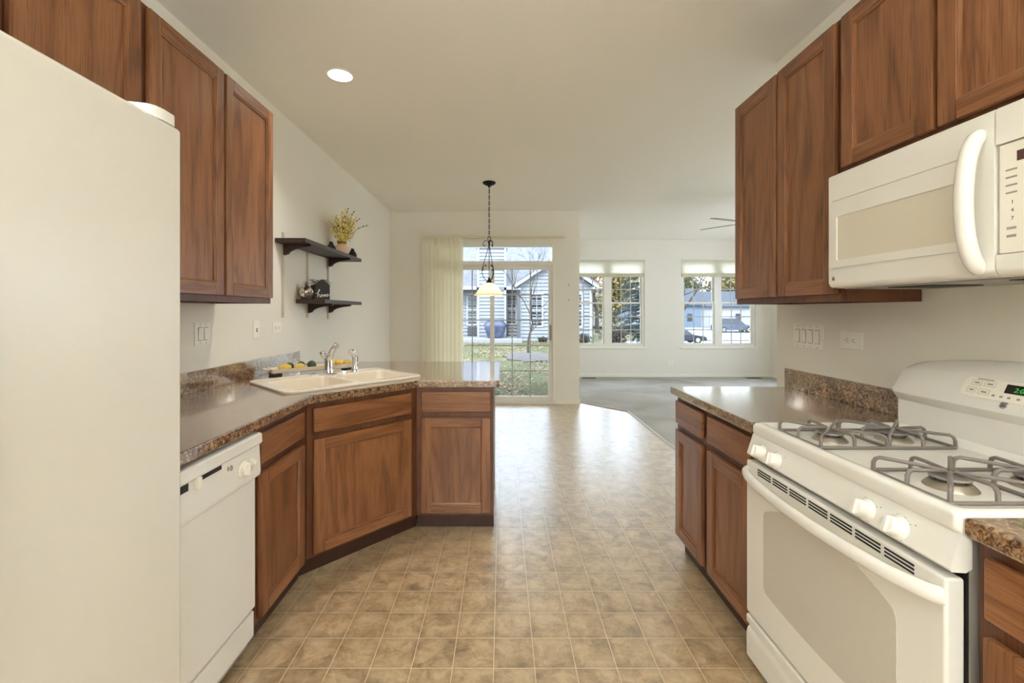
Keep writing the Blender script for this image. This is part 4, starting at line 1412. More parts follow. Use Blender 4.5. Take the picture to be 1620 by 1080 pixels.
hpth = spline([(0.913, 1.655, 0.728), (0.893, 1.635, 0.727), (0.872, 1.56, 0.725), (0.857, 1.43, 0.723), (0.852, 1.287, 0.722), (0.857, 1.145, 0.723), (0.872, 1.015, 0.725), (0.893, 0.945, 0.727), (0.913, 0.922, 0.728)], 5)
mb.tube(hpth, 0.0185, 14, flat=0.75); mb.build('handle', BLANC, od, sharp=60)
mb = MB()
mb.prism([(0.952, 0.034), (0.918, 0.034), (0.910, 0.044), (0.909, 0.128), (0.914, 0.146), (0.920, 0.152), (0.920, 0.160), (0.910, 0.168), (0.909, 0.190), (0.914, 0.196), (0.952, 0.196)], R0 + 0.004, R1 - 0.003, 'y')
mb.build('storage_drawer', BLANC, rg, sharp=30)
mb = MB(); mb.box(0.97, 1.54, R0 + 0.02, R1 - 0.02, 0.0, 0.03); mb.build('plinth', DARK, rg)
# back guard
mb = MB()
loops = []
NB = 24
for i in range(NB + 1):
    u = i / NB
    y = R0 - 0.002 + (R1 - R0 + 0.005) * u
    a = 0.034 * (1 - (2 * u - 1) ** 2)
    e = 0.006 if i in (0, NB) else 0.0
    loops.append([(1.478, y, 0.884), (1.478, y, 0.990), (1.458 + e, y, 1.010), (1.452 + e, y, 1.020), (1.453 + e, y, 1.034), (1.493 + e, y, 1.098 + 0.55 * a), (1.512, y, 1.114 + 0.75 * a - e), (1.545, y, 1.127 + a - e), (1.566, y, 1.129 + a - e), (1.574, y, 1.118 + a - e), (1.574, y, 0.884)])
mb.loft(loops); bgd = mb.build('back_guard', BLANC, rg, sharp=32)
# control area on the sloped face
yc = 1.287
pA, pB = Vector((1.453, 0, 1.034)), Vector((1.493, 0, 1.098 + 0.55 * 0.034))
tv = (pB - pA).normalized()
nv = Vector((-tv.z, 0, tv.x))
def guard(y, s_): # s_ from 0 lower edge to 1 upper edge
    p = pA.lerp(pB, s_)
    return frame3((0, -1, 0), tv, nv, (p.x, y, p.z))
Mg = guard(yc, 0.56)
mb = MB(Mg)
o1 = rrect(-0.142, 0.142, -0.034, 0.034, 0.020, 5)
mb.loft([[(p[0], p[1], -0.006) for p in o1], [(p[0], p[1], 0.001) for p in o1], [(p[0] * 0.985, p[1] * 0.94, 0.003) for p in o1]])
kp = mb.build('keypad', PLASTIC, bgd)
mb = MB(Mg); mb.box(-0.022, 0.06, -0.006, 0.022, 0.0025, 0.0040, 0.001); ds = mb.build('display', SCREEN, kp)
lettering('2:05', 0.020, Mg @ Matrix.Translation((0.018, 0.006, 0.0042)), emit('green_digits', (40, 150, 50), 0.5), ds, 'digits', 0.0003, 0.15)
mb = MB(Mg)
for (x, y, w, h) in ((-0.103, 0.014, 0.013, 0.008), (-0.066, 0.014, 0.015, 0.008), (-0.110, -0.011, 0.012, 0.008), (-0.074, -0.013, 0.015, 0.008)):
    pth = [(x - w, y - h, 0.0032), (x + w, y - h, 0.0032), (x + w, y + h, 0.0032), (x - w, y + h, 0.0032)]
    mb = MB(Mg)
    mb.tube(pth, 0.0005, 4, closed=True)
    mb.box(x - w * 0.5, x + w * 0.5, y - 0.0025, y + 0.0025, 0.003, 0.0036)
    mb.build('button', INK, kp)
mb = MB(Mg)
mb.box(-0.105, -0.06, 0.0255, 0.0285, 0.003, 0.0036)
for x in (-0.045, -0.024, -0.004, 0.02, 0.045, 0.085, 0.105):
    mb.box(x - 0.004, x + 0.004, -0.022, -0.016, 0.003, 0.0036)
mb.build('key_lettering', INK, kp)

def badge(M, r, parent):
    mb = MB(M)
    mb.lathe([(r, 0.0), (r, 0.0012), (r * 0.88, 0.0022), (r * 0.84, 0.0014), (0.0005, 0.0014)], (0, 0, 0), 28)
    b = mb.build('badge', CHROME, parent)
    mb = MB(M)
    s_ = r / 10.0
    def st(pts): mb.tube([(p[0] * s_, p[1] * s_, 0.0018) for p in spline([Vector((a, c, 0)) for a, c in pts], 4)], 0.55 * s_, 4)
    st([(-0.6, 3.2), (-1.5, 4.6), (-3.2, 4.2), (-4.4, 1.2), (-4.6, -2.2), (-3.2, -4.2), (-1.4, -2.6), (-0.6, 0.2), (-2.2, 0.2), (-3.0, -0.6)])
    st([(-0.6, 0.2), (-0.8, -3.0), (-1.8, -5.2), (-3.0, -5.4)])
    st([(4.2, 3.0), (3.0, 4.6), (1.4, 4.0), (1.3, 1.8), (2.8, 0.6), (1.2, -0.4), (0.8, -2.8), (2.0, -4.4), (3.8, -3.6), (4.6, -2.2)])
    mb.tube([(7.0 * s_ * math.cos(2 * PI * k / 28), 7.0 * s_ * math.sin(2 * PI * k / 28), 0.0016) for k in range(28)], 0.35 * s_, 4, closed=True)
    mb.build('monogram', DARKINK, b)
badge(guard(1.297, 0.11) @ Matrix.Translation((0, 0, 0.0005)), 0.0115, bgd)

# burners and grates
CX = (1.096, 1.309)
CY = (1.494, 1.0925)
for cx in CX:
    for cy in CY:
        mb = MB(); mb.lathe([(0.052, 0.8862), (0.050, 0.890), (0.041, 0.900), (0.036, 0.903), (0.003, 0.903)], (cx, cy, 0), 28); bn = mb.build('burner', BURNER, rg)
        mb = MB(); mb.lathe([(0.034, 0.903), (0.034, 0.9095), (0.003, 0.9095)], (cx, cy, 0), 24); mb.build('flame_ring', mat('flame_ring_metal', (92, 84, 76), 0.4, 0.7) if 'flame_ring_metal' not in bpy.data.materials else bpy.data.materials['flame_ring_metal'], bn)
        mb = MB()
        for k in range(7):
            a = 2 * PI * k / 7 + 0.35
            mb.box(-0.003, 0.003, -0.003, 0.003, 0, 0.005)
        mb.bm.clear()
        for k in range(7):
            a = 2 * PI * k / 7 + 0.35
            M_ = Matrix.Translation((cx, cy, 0.9035)) @ Matrix.Rotation(a, 4, 'Z')
            sub = MB(M_); sub.bm.free(); sub.bm = mb.bm
            sub.box(0.0335, 0.0352, -0.0035, 0.0035, 0, 0.0055)
        mb.build('port_pattern', DARK, bn)
        mb = MB(); mb.lathe([(0.040, 0.9095), (0.0405, 0.912), (0.038, 0.9145), (0.020, 0.9155), (0.003, 0.9155)], (cx, cy, 0), 28); mb.build('burner_cap', BURNCAP, bn)
for cy in CY:
    x0, x1, y0, y1 = 0.990, 1.415, cy - 0.106, cy + 0.106
    mb = MB()
    r = 0.0050
    zb = 0.8915
    mb.tube([(p[0], p[1], zb) for p in rrect(x0, x1, y0, y1, 0.010, 3)], r, 8, closed=True)
    xm = (x0 + x1) / 2
    mb.tube([(xm, y0, zb), (xm, y1, zb)], r, 8)
    for cx in CX:
        c = Vector((cx, cy, 0))
        ax0, ax1 = (x0, xm) if cx == CX[0] else (xm, x1)
        starts = [(ax0, y0), (ax1, y0), (ax1, y1), (ax0, y1), (ax0, cy), (cx, y0), (cx, y1)]
        if cx == CX[1]: starts.append((ax1, cy))
        for k, (sx, sy) in enumerate(starts):
            s_ = Vector((sx, sy, 0))
            dv = (c - s_)
            Ln = dv.length
            dv.normalize()
            if k < 4: s_ = s_ + dv * 0.004
            path = [s_ + Vector((0, 0, zb)), s_ + dv * 0.001 + Vector((0, 0, 0.914)), s_ + dv * 0.005 + Vector((0, 0, 0.923)), s_ + dv * 0.014 + Vector((0, 0, 0.928)),
                    s_ + dv * (Ln * 0.5) + Vector((0, 0, 0.927)), s_ + dv * (Ln - 0.016) + Vector((0, 0, 0.925)), s_ + dv * (Ln - 0.010) + Vector((0, 0, 0.923))]
            mb.tube(path, [r, r, r, r, r, r * 0.9, r * 0.5], 8)
    mb.build('burner_grate', GRATE, rg, sharp=60)

# ------------------------------------------------------------------ microwave
mw = thing('microwave', 'white over-the-range microwave with a bowed handle', 'microwave', (1.40, 1.287, 1.40))
FXM = 1.217
mb = MB(); mb.box(1.246, 1.576, R0 + 0.001, R1 - 0.001, 1.400, 1.816, 0.003); mb.build('case', BLANC, mw)
mb = MB(); mb.box(1.26, 1.56, R0 + 0.02, R1 - 0.02, 1.3965, 1.400); mb.build('underside_plate', GREYPL, mw)
for k in range(2):
    y = 1.07 + k * 0.36
    mb = MB(); mb.box(1.30, 1.46, y - 0.075, y + 0.075, 1.394, 1.3965); mb.build('grease_filter', DARK, mw)
YS = 1.103
mb = MB()
pr = [(1.246, 1.402), (1.232, 1.402), (1.222, 1.408), (1.2175, 1.420), (FXM, 1.46), (FXM, 1.808), (1.221, 1.814), (1.246, 1.815)]
mb.prism(pr, YS + 0.002, R1, 'y'); dr = mb.build('door', BLANC, mw, sharp=50)
mb = MB()
fo = rrect(1.165, 1.655, 1.474, 1.718, 0.016, 4)
fi = rrect(1.185, 1.620, 1.500, 1.657, 0.008, 3)
mb.prism(fo, FXM - 0.0045, FXM + 0.001, 'x', holes=[fi]); mb.build('window_frame', BLANC, dr)
mb = MB(); mb.prism(fi, FXM - 0.0012, FXM + 0.002, 'x'); mb.build('window', MICROGLASS, dr)
mb = MB()
mb.box(FXM - 0.008, FXM + 0.001, 1.150, 1.640, 1.716, 1.720, 0.002)
mb.build('door_ridge', BLANC, dr)
mb = MB()
hp_ = spline([(1.219, 1.134, 1.768), (1.207, 1.134, 1.758), (1.188, 1.132, 1.728), (1.172, 1.130, 1.668), (1.167, 1.130, 1.592), (1.172, 1.130, 1.515), (1.188, 1.132, 1.455), (1.207, 1.134, 1.425), (1.219, 1.134, 1.415)], 5)
nh = len(hp_)
mb.tube(hp_, [0.009 + 0.010 * min(1.0, 2.2 * math.sin(PI * i / (nh - 1))) for i in range(nh)], 14); mb.build('handle', BLANC, dr, sharp=60)
badge(frame3((0, -1, 0), (0, 0, 1), (-1, 0, 0), (FXM - 0.0002, 1.638, 1.4345)), 0.0085, dr)
mb = MB()
mb.prism([(1.246, 1.402), (1.232, 1.402), (1.222, 1.408), (1.2175, 1.420), (FXM, 1.454), (1.246, 1.454)], R0, YS - 0.002, 'y')
mb.build('lower_end_panel', BLANC, mw, sharp=50)
mb = MB()
mb.prism([(1.246, 1.723), (FXM, 1.723), (FXM, 1.808), (1.221, 1.814), (1.246, 1.815)], R0, YS - 0.002, 'y')
mb.build('upper_end_panel', BLANC, mw, sharp=50)
mb = MB(); mb.box(1.220, 1.246, R0 + 0.002, YS - 0.006, 1.456, 1.7205, 0.003); kp = mb.build('control_panel', PLASTIC, mw)
def onmw(y, z): return frame3((0, -1, 0), (0, 0, 1), (-1, 0, 0), (1.2200, y, z))
mb = MB(); mb.box(1.2188, 1.2205, 0.945, 1.058, 1.672, 1.696, 0.0006); mb.build('display', REDSCREEN, kp)
mb = MB()
for z in (1.655, 1.637, 1.618, 1.600):
    for y in (1.072, 1.005, 0.945):
        mb = MB(); mb.box(1.2194, 1.2201, y - 0.014, y + 0.010, z - 0.002, z + 0.002); mb.build('key', INK, kp)
for z in (1.515, 1.496):
    for y in (1.072, 1.020, 0.960):
        mb = MB(); mb.box(1.2194, 1.2201, y - 0.012, y + 0.008, z - 0.0030, z + 0.0030); mb.build('key', INK, kp)
for i in range(3):
    for j in range(3):
        lettering(str(1 + i * 3 + j), 0.0125, onmw(1.068 - 0.034 * j, 1.577 - 0.0195 * i), DARKINK, kp, 'key_number', 0.0003)
lettering('0', 0.0125, onmw(1.034, 1.5185), DARKINK, kp, 'key_number', 0.0003)

# ------------------------------------------------------------------ outdoors
def smooth(a, b, x):
    t = max(0.0, min(1.0, (x - a) / (b - a)))
    return t * t * (3 - 2 * t)
def lerp_tab(tab, y):
    if y <= tab[0][0]: return tab[0][1]
    for (a, za), (b, zb) in zip(tab, tab[1:]):
        if y <= b: return za + (zb - za) * (y - a) / (b - a)
    return tab[-1][1]
TABL = [(6.4, -0.12), (20, 0.12), (60, 0.1), (120, 0.1)]
TABR = [(6.4, -0.12), (12, -0.15), (22, -0.65), (36, -1.62), (45, -1.70), (62, -1.05), (85, -0.6), (120, -0.4)]
def ground(x, y):
    k = smooth(4.2, 8.0, x - (y - 20) * 0.12)
    return lerp_tab(TABL, y) * (1 - k) + lerp_tab(TABR, y) * k
xs = [-60, -30, -16, -10, -7, -5, -4, -3, -2, -1, 0, 1, 2, 3, 4, 5, 6, 7, 8, 9, 10, 12, 14, 16, 18, 20, 24, 28, 32, 36, 42, 50, 62, 80]
ys = [6.49, 7, 7.5, 8, 9.06, 10, 11, 12, 13, 14, 15, 16, 17, 18, 19, 20, 22, 24, 26, 28, 30, 32, 34, 36, 38, 40, 43, 45, 48, 52, 56, 60, 66, 72, 80, 100, 140]
mb = MB()
G = [[mb.v((x, y, ground(x, y) - (0.03 if 38.2 > 0 and 34 < y < 46 and x > 8 else 0))) for x in xs] for y in ys]
for j in range(len(ys) - 1):
    for i in range(len(xs) - 1):
        if ys[j + 1] <= 9.07 and xs[i] >= 1 and xs[i + 1] <= 8: pass
        mb.face([G[j][i], G[j][i + 1], G[j + 1][i + 1], G[j + 1][i]])
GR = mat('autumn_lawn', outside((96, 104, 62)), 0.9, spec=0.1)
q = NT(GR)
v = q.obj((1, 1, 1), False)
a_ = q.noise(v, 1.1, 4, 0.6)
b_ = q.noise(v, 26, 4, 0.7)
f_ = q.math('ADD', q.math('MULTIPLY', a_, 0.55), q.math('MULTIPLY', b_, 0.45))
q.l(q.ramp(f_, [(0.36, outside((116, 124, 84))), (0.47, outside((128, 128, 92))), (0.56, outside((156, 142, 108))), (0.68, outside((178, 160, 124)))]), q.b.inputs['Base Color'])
tag(mb.build('lawn_ground', GR, sharp=80), kind='structure')
# street and driveway, laid over the ground
def strip(name, pts_a, pts_b, m, lift=0.05, n=24):
    mb = MB()
    prev = None
    for k in range(n + 1):
        t = k / n
        a = Vector(pts_a[0]).lerp(Vector(pts_a[1]), t); b = Vector(pts_b[0]).lerp(Vector(pts_b[1]), t)
        row = []
        for i in range(9):
            p = a.lerp(b, i / 8)
            row.append(mb.v((p.x, p.y, ground(p.x, p.y) + lift)))
        if prev:
            for i in range(8): mb.face([prev[i], prev[i + 1], row[i + 1], row[i]])
        prev = row
    return tag(mb.build(name, m, sharp=80), kind='structure')
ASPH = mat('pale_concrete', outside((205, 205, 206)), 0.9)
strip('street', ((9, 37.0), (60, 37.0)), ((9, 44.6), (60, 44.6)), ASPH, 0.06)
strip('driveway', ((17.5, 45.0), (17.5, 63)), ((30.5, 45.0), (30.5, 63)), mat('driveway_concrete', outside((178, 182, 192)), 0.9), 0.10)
strip('sidewalk', ((9, 31.0), (60, 31.0)), ((9, 32.6), (60, 32.6)), ASPH, 0.06)

LEAFC = [mat('fallen_leaf_tan', outside((205, 178, 132)), 0.8), mat('fallen_leaf_brown', outside((160, 122, 88)), 0.8), mat('fallen_leaf_pale', outside((235, 216, 176)), 0.8)]
rs = random.Random(11)
mb = MB()
for k in range(12000):
    y = 6.8 + (rs.random() ** 1.25) * 13.0
    x = rs.uniform(-1.6 - (y - 6.3) * 0.12, 1.3 + (y - 6.3) * 0.16)
    if abs(x) > 4 or (y < 9.4 and x > 0.85): continue
    d = math.sin(x * 2.1 + y) + math.sin(y * 1.3 - x * 1.7 + 2)
    if d < -0.4 + rs.random() * 0.6 and rs.random() < 0.8: continue
    s_ = rs.uniform(0.016, 0.036)
    R = Matrix.Rotation(rs.uniform(0, 2 * PI), 3, 'Z') @ Matrix.Rotation(rs.uniform(-0.5, 0.5), 3, 'X')
    c = Vector((x, y, ground(x, y) + 0.02))
    mb.poly([c + R @ Vector(p) for p in ((-s_, 0, 0), (0, -s_ * 0.6, 0.006), (s_, 0, 0), (0, s_ * 0.6, 0.006))], rs.choice((0, 0, 1, 2)))
o = mb.build('fallen_leaves', LEAFC); tag(o, 'fallen leaves scattered over the back lawn', 'leaves', kind='stuff')

# neighbour house
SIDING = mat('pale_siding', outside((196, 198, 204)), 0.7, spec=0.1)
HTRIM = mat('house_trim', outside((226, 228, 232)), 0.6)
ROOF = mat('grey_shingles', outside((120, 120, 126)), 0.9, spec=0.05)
q = NT(ROOF)
br = q.n('TexBrick'); br.offset = 0.5
br.inputs['Scale'].default_value = 3.2; br.inputs['Mortar Size'].default_value = 0.012
br.inputs['Color1'].default_value = lin(outside((176, 176, 182))); br.inputs['Color2'].default_value = lin(outside((156, 156, 164))); br.inputs['Mortar'].default_value = lin(outside((120, 120, 128)))
br.inputs['Row Height'].default_value = 0.42
tcx = q.n('TexCoord')
sx_ = q.n('SeparateXYZ'); q.l(tcx.outputs['Object'], sx_.inputs[0])
cx_ = q.n('CombineXYZ'); q.l(sx_.outputs[0], cx_.inputs[0]); q.l(sx_.outputs[1], cx_.inputs[1])
q.l(cx_.outputs[0], br.inputs['Vector']); q.l(br.outputs[0], q.b.inputs['Base Color'])
HPANE = mat('dark_house_pane', outside((58, 62, 72)), 0.15)
HPANE2 = mat('green_house_pane', outside((62, 84, 84)), 0.15)
nh_ = thing('neighbor_house', 'pale sided neighbouring house with grey shingle roof beyond the lawn', 'house', (1.2, 20, 0.1))
def clap(mb, z0, z1, y, xr, step=0.15):
    """lapped boards; xr(z) gives the extent of a row"""
    z = z0
    while z < z1 - 1e-6:
        zt = min(z + step, z1)
        a, b = xr(z); c, d = xr(zt)
        if b - a > 0.02:
            if d < c: c = d = (c + d) / 2
            mb.poly([(a, y - 0.045, z), (b, y - 0.045, z), (d, y, zt), (c, y, zt)])
            mb.poly([(a, y, z), (b, y, z), (b, y - 0.045, z), (a, y - 0.045, z)])
        z = zt
YM = 20.0
def wallpart(name, *a):
    mb = MB(); clap(mb, *a); return mb.build(name, SIDING, nh_, sharp=20)
mb = MB(); clap(mb, 0.12, 2.40, YM, lambda z: (-7.0, -1.05)); clap(mb, 0.12, 2.40, YM, lambda z: (0.17, 0.74)); mb.build('wall', SIDING, nh_, sharp=20)
mb = MB(); clap(mb, 0.12, 4.07, 19.4, lambda z: (-1.05, 0.17))
mb.box(-1.05, -1.02, 19.4, 20.6, 0.12, 4.07); mb.box(0.14, 0.17, 19.4, 20.6, 0.12, 4.07)
mb.build('chimney_chase', SIDING, nh_, sharp=20)
mb = MB(); mb.box(-1.12, 0.24, 19.32, 20.7, 4.07, 4.16); mb.build('chase_cap', HTRIM, nh_)
for xa in (-1.07, 0.10):
    mb = MB(); mb.box(xa, xa + 0.09, 19.35, 19.42, 0.12, 4.07); mb.build('corner_board', HTRIM, nh_)
def roofx(z): # main roof: eave at Y 19.4, Z 2.36
    return z
mb = MB()
mb.loft([[(-9, 19.35, 2.36), (2.62, 19.35, 2.36), (2.62, 19.35, 2.24), (-9, 19.35, 2.24)],
         [(-9, 27.5, 6.9), (2.9, 27.5, 6.9), (2.9, 27.5, 6.78), (-9, 27.5, 6.78)]], mi=0)
mb.build('roof', ROOF, nh_)
for xa, xb in ((-9, -1.1), (0.2, 0.75)):
    mb = MB(); mb.box(xa, xb, 19.22, 19.36, 2.25, 2.39, 0.01); mb.build('gutter', HTRIM, nh_)
mb = MB()
mb.loft([[(2.62, 19.2, 2.20), (2.70, 19.2, 2.20), (2.70, 19.2, 2.42), (2.62, 19.2, 2.42)], [(2.92, 27.6, 6.8), (3.0, 27.6, 6.8), (3.0, 27.6, 7.02), (2.92, 27.6, 7.02)]])
mb.build('rake_board', mat('tan_fascia', outside((170, 164, 148)), 0.7), nh_)
# gabled wing
YW = 18.5
XL, XR_, ZE, PKX = 0.706, 3.72, 2.40, 2.21
sl = 0.66
def wing(z):
    if z <= ZE - 0.16: return (XL, XR_)
    k = (z - (ZE - 0.16)) / sl
    return (max(XL, 0.47 + k), min(XR_, 3.95 - k))
mb = MB(); clap(mb, 0.10, ZE + sl * 1.74 - 0.16, YW, wing)
mb.box(XL, XL + 0.03, YW, YM, 0.1, ZE); mb.box(XR_ - 0.03, XR_, YW, 27, 0.1, ZE)
mb.build('wing_wall', SIDING, nh_, sharp=20)
pk = ZE + sl * 1.74
for (xe, sgn) in ((0.47, 1), (3.95, -1)):
    mb = MB()
    mb.loft([[(xe, YW - 0.30, ZE), (xe, YW - 0.30, ZE - 0.16), (xe, YW - 0.22, ZE - 0.16), (xe, YW - 0.22, ZE)],
             [(PKX, YW - 0.30, pk), (PKX, YW - 0.30, pk - 0.16), (PKX, YW - 0.22, pk - 0.16), (PKX, YW - 0.22, pk)]])
    mb.box(xe, xe + sgn * 0.30, YW - 0.30, YW + 0.02, ZE - 0.20, ZE - 0.15)
    mb.build('rake_board', HTRIM, nh_)
    mb = MB()
    mb.loft([[(xe - sgn * 0.03, YW - 0.32, ZE - 0.02), (xe - sgn * 0.03, YW - 0.32, ZE + 0.04), (xe - sgn * 0.03, 26, ZE + 0.04), (xe - sgn * 0.03, 26, ZE - 0.02)],
             [(PKX, YW - 0.32, pk), (PKX, YW - 0.32, pk + 0.06), (PKX, 26, pk + 0.06), (PKX, 26, pk)]])
    mb.build('wing_roof', ROOF, nh_)
for xa in (XR_ - 0.10, XL - 0.01):
    mb = MB(); mb.box(xa, xa + 0.10, YW - 0.045, YW + 0.02, 0.1, ZE - 0.1); mb.build('corner_board', HTRIM, nh_)
def hwin(x0, x1, z0, z1, y, pane, cols=2, rows=2):
    mb = MB(); mb.prism([(x0 - 0.07, z0 - 0.07), (x1 + 0.07, z0 - 0.07), (x1 + 0.07, z1 + 0.07), (x0 - 0.07, z1 + 0.07)], y - 0.06, y - 0.02, 'y', holes=[[(x0, z0), (x1, z0), (x1, z1), (x0, z1)]])
    zm = (z0 + z1) / 2
    mb.box(x0, x1, y - 0.055, y - 0.045, zm - 0.03, zm + 0.03)
    f = mb.build('window', HTRIM, nh_)
    mb = MB(); mb.box(x0, x1, y - 0.035, y - 0.028, z0, z1); mb.build('pane', pane, f)
    mb = MB()
    for k in range(1, cols): mb.box(x0 + (x1 - x0) * k / cols - 0.012, x0 + (x1 - x0) * k / cols + 0.012, y - 0.042, y - 0.034, z0, z1)
    for k in range(1, rows * 2):
        zz = z0 + (z1 - z0) * k / (rows * 2)
        mb.box(x0, x1, y - 0.042, y - 0.034, zz - 0.012, zz + 0.012)
    mb.build('muntin', HTRIM, f)
hwin(-1.51, -1.14, 0.76, 2.04, YM, HPANE2, 2, 2)
hwin(0.26, 0.60, 0.79, 2.06, YM, HPANE, 2, 2)
hwin(1.24, 1.64, 0.74, 2.01, YW, HPANE, 2, 2)
hwin(2.80, 3.28, 0.70, 2.01, YW, HPANE2, 2, 2)
mb = MB(); mb.box(-1.53, -1.08, 19.9, 19.99, 0.24, 0.64, 0.01); mb.build('wall_vent', mat('vent_grey', outside((92, 92, 98)), 0.6), nh_)
mb = MB(); mb.box(0.62, 0.76, 18.35, 18.5, 0.12, 2.2, 0.01); mb.build('porch_post', mat('post_grey', outside((118, 118, 126)), 0.6), nh_)
mb = MB(); mb.box(-3.0, 0.80, 17.55, 20.0, -0.05, 0.215, 0.01); tag(mb.build('patio_slab', mat('slab_concrete', outside((196, 197, 200)), 0.9)), kind='structure')
mb = MB(); mb.lathe([(0.26, 0), (0.31, 0.02), (0.40, 0.26), (0.455, 0.47), (0.46, 0.54), (0.42, 0.62), (0.36, 0.67), (0.36, 0.70), (0.33, 0.70), (0.32, 0.6)], (-0.275, 18.55, 0.216), 32)
UR = mat('blue_grey_glaze', outside((92, 96, 128)), 0.5)
q = NT(UR); q.l(q.ramp(q.noise(q.obj((1, 1, 0.6)), 5, 3), [(0.4, outside((92, 96, 128))), (0.65, outside((132, 138, 172)))]), q.b.inputs['Base Color'])
tag(mb.build('patio_urn', UR), 'large blue-grey urn on the neighbouring patio slab', 'urn')

BARK = mat('bark_grey', outside((96, 88, 82)), 0.9)
def tree(name, label, x, y, h, trunk, spread, first, leaf=None, nleaf=0, lsize=0.06, seed=1, levels=4, group=None, cat='tree'):
    r_ = random.Random(seed)
    z = ground(x, y)
    t = thing(name, label, cat, (x, y, z), 0, group)
    mb = MB()
    tips = []
    def grow(p, d, L, r, lev):
        n = 4
        pts = [p]
        dd = d.copy()
        for i in range(n):
            dd = (dd + Vector((r_.gauss(0, 0.12), r_.gauss(0, 0.12), 0.05))).normalized()
            pts.append(pts[-1] + dd * (L / n))
        mb.tube(pts, [r * (1 - 0.45 * i / n) for i in range(n + 1)], 5 if lev > 1 else 8)
        for q_ in pts[2:]: tips.append((q_, lev))
        if lev >= levels: return
        for k in range(3 if lev < 2 else r_.choice((2, 3))):
            ax = Vector((r_.gauss(0, 1), r_.gauss(0, 1), r_.gauss(0, 0.4))).normalized()
            nd = (dd + ax * spread + Vector((0, 0, 0.12))).normalized()
            q_ = pts[-1] if k < 2 else pts[r_.randint(1, n)]
            grow(q_, nd, L * r_.uniform(0.62, 0.80), r * 0.58, lev + 1)
    grow(Vector((x, y, z - 0.05)), Vector((r_.gauss(0, 0.05), r_.gauss(0, 0.05), 1)).normalized(), first, trunk, 0)
    mb.build('trunk', BARK, t, sharp=60)
    if nleaf:
        cand = [p for p, lev in tips if lev >= 2]
        mb = MB()
        for k in range(nleaf):
            p = r_.choice(cand) + Vector((r_.gauss(0, lsize * 4), r_.gauss(0, lsize * 4), r_.gauss(0, lsize * 3.5)))
            s_ = lsize * r_.uniform(0.6, 1.3)
            R = rrot(r_)
            mb.poly([p + R @ Vector(c) for c in ((-s_, 0, 0), (0, -s_ * 0.7, 0), (s_, 0, 0), (0, s_ * 0.7, 0))])
        tag(mb.build('crown', leaf, t), kind='stuff')
    return t
MAPLE = mat('orange_leaf', outside((186, 120, 44)), 0.7)
GOLD = mat('golden_leaf', outside((178, 158, 92)), 0.7)
OLIVE = mat('olive_leaf', outside((140, 140, 84)), 0.7)
tree('young_tree', 'bare young tree with thin twigs on the back lawn', 0.79, 13.3, 3, 0.040, 0.62, 1.05, None, 0, 0.05, 4, 6)
mb = MB()
rs = random.Random(2)
rings = []
for i in range(7):
    r = 1.0 * (1 - i / 6)
    rings.append([(0.80 + 0.75 * r * (1 + 0.13 * math.sin(k * 1.9) + 0.1 * math.sin(k * 4.3)) * math.cos(2 * PI * k / 24), 13.0 + 1.2 * r * (1 + 0.13 * math.sin(k * 1.9)) * math.sin(2 * PI * k / 24), ground(0.8, 13.0 + 1.2 * r * math.sin(2 * PI * k / 24)) + 0.02 + 0.07 * (1 - r * r)) for k in range(24)])
mb.loft(rings)
tag(mb.build('mulch_bed', mat('mulch', outside((124, 112, 106)), 0.95)), 'grey-brown mulch bed around the young tree', 'mulch')
def shrub(label, x, y, w, h, c, n, seed, name='shrub'):
    r_ = random.Random(seed)
    z = ground(x, y)
    t = thing(name, label, 'shrub', (x, y, z))
    st_, lf_ = MB(), MB()
    for k in range(max(14, n // 60)):
        a = r_.uniform(0, 2 * PI)
        rr_ = w * math.sqrt(r_.random())
        p = Vector((x + rr_ * math.cos(a), y + rr_ * math.sin(a), z + h * r_.uniform(0.6, 1.0) * (1 - 0.4 * (rr_ / w) ** 2)))
        st_.tube([(x + (p.x - x) * 0.2, y + (p.y - y) * 0.2, z - 0.03), ((x + p.x) / 2, (y + p.y) / 2, z + h * 0.5), p], [0.02 * w + 0.004, 0.012 * w + 0.003, 0.003], 4)
        for i in range(max(8, n // max(14, n // 60))):
            q_ = Vector((x, y, z)).lerp(p, r_.uniform(0.3, 1.05)) + Vector((r_.gauss(0, w * 0.12), r_.gauss(0, w * 0.12), r_.gauss(0, h * 0.06)))
            s_ = 0.03 + 0.03 * w * r_.random()
            R = rrot(r_)
            lf_.poly([q_ + R @ Vector(cc) for cc in ((-s_, 0, 0), (0, -s_ * 0.6, 0), (s_, 0, 0), (0, s_ * 0.6, 0))])
    st_.build('stems', BARK, t)
    tag(lf_.build('leaves', c, t), kind='stuff')
DULL = mat('dull_leaf', outside((104, 100, 84)), 0.8)
REDB = mat('red_brown_leaf', outside((110, 92, 84)), 0.8)
shrub('low grey-green shrub at the foot of the house seen through the patio door', 1.62, 18.0, 0.28, 0.22, DULL, 900, 3)
shrub('bare brown shrub outside the far window left of the spruce', 3.85, 15.3, 0.5, 0.80, REDB, 2600, 5)
shrub('low grey shrub at the house corner outside the far window', 2.95, 16.9, 0.5, 0.45, DULL, 1500, 7)

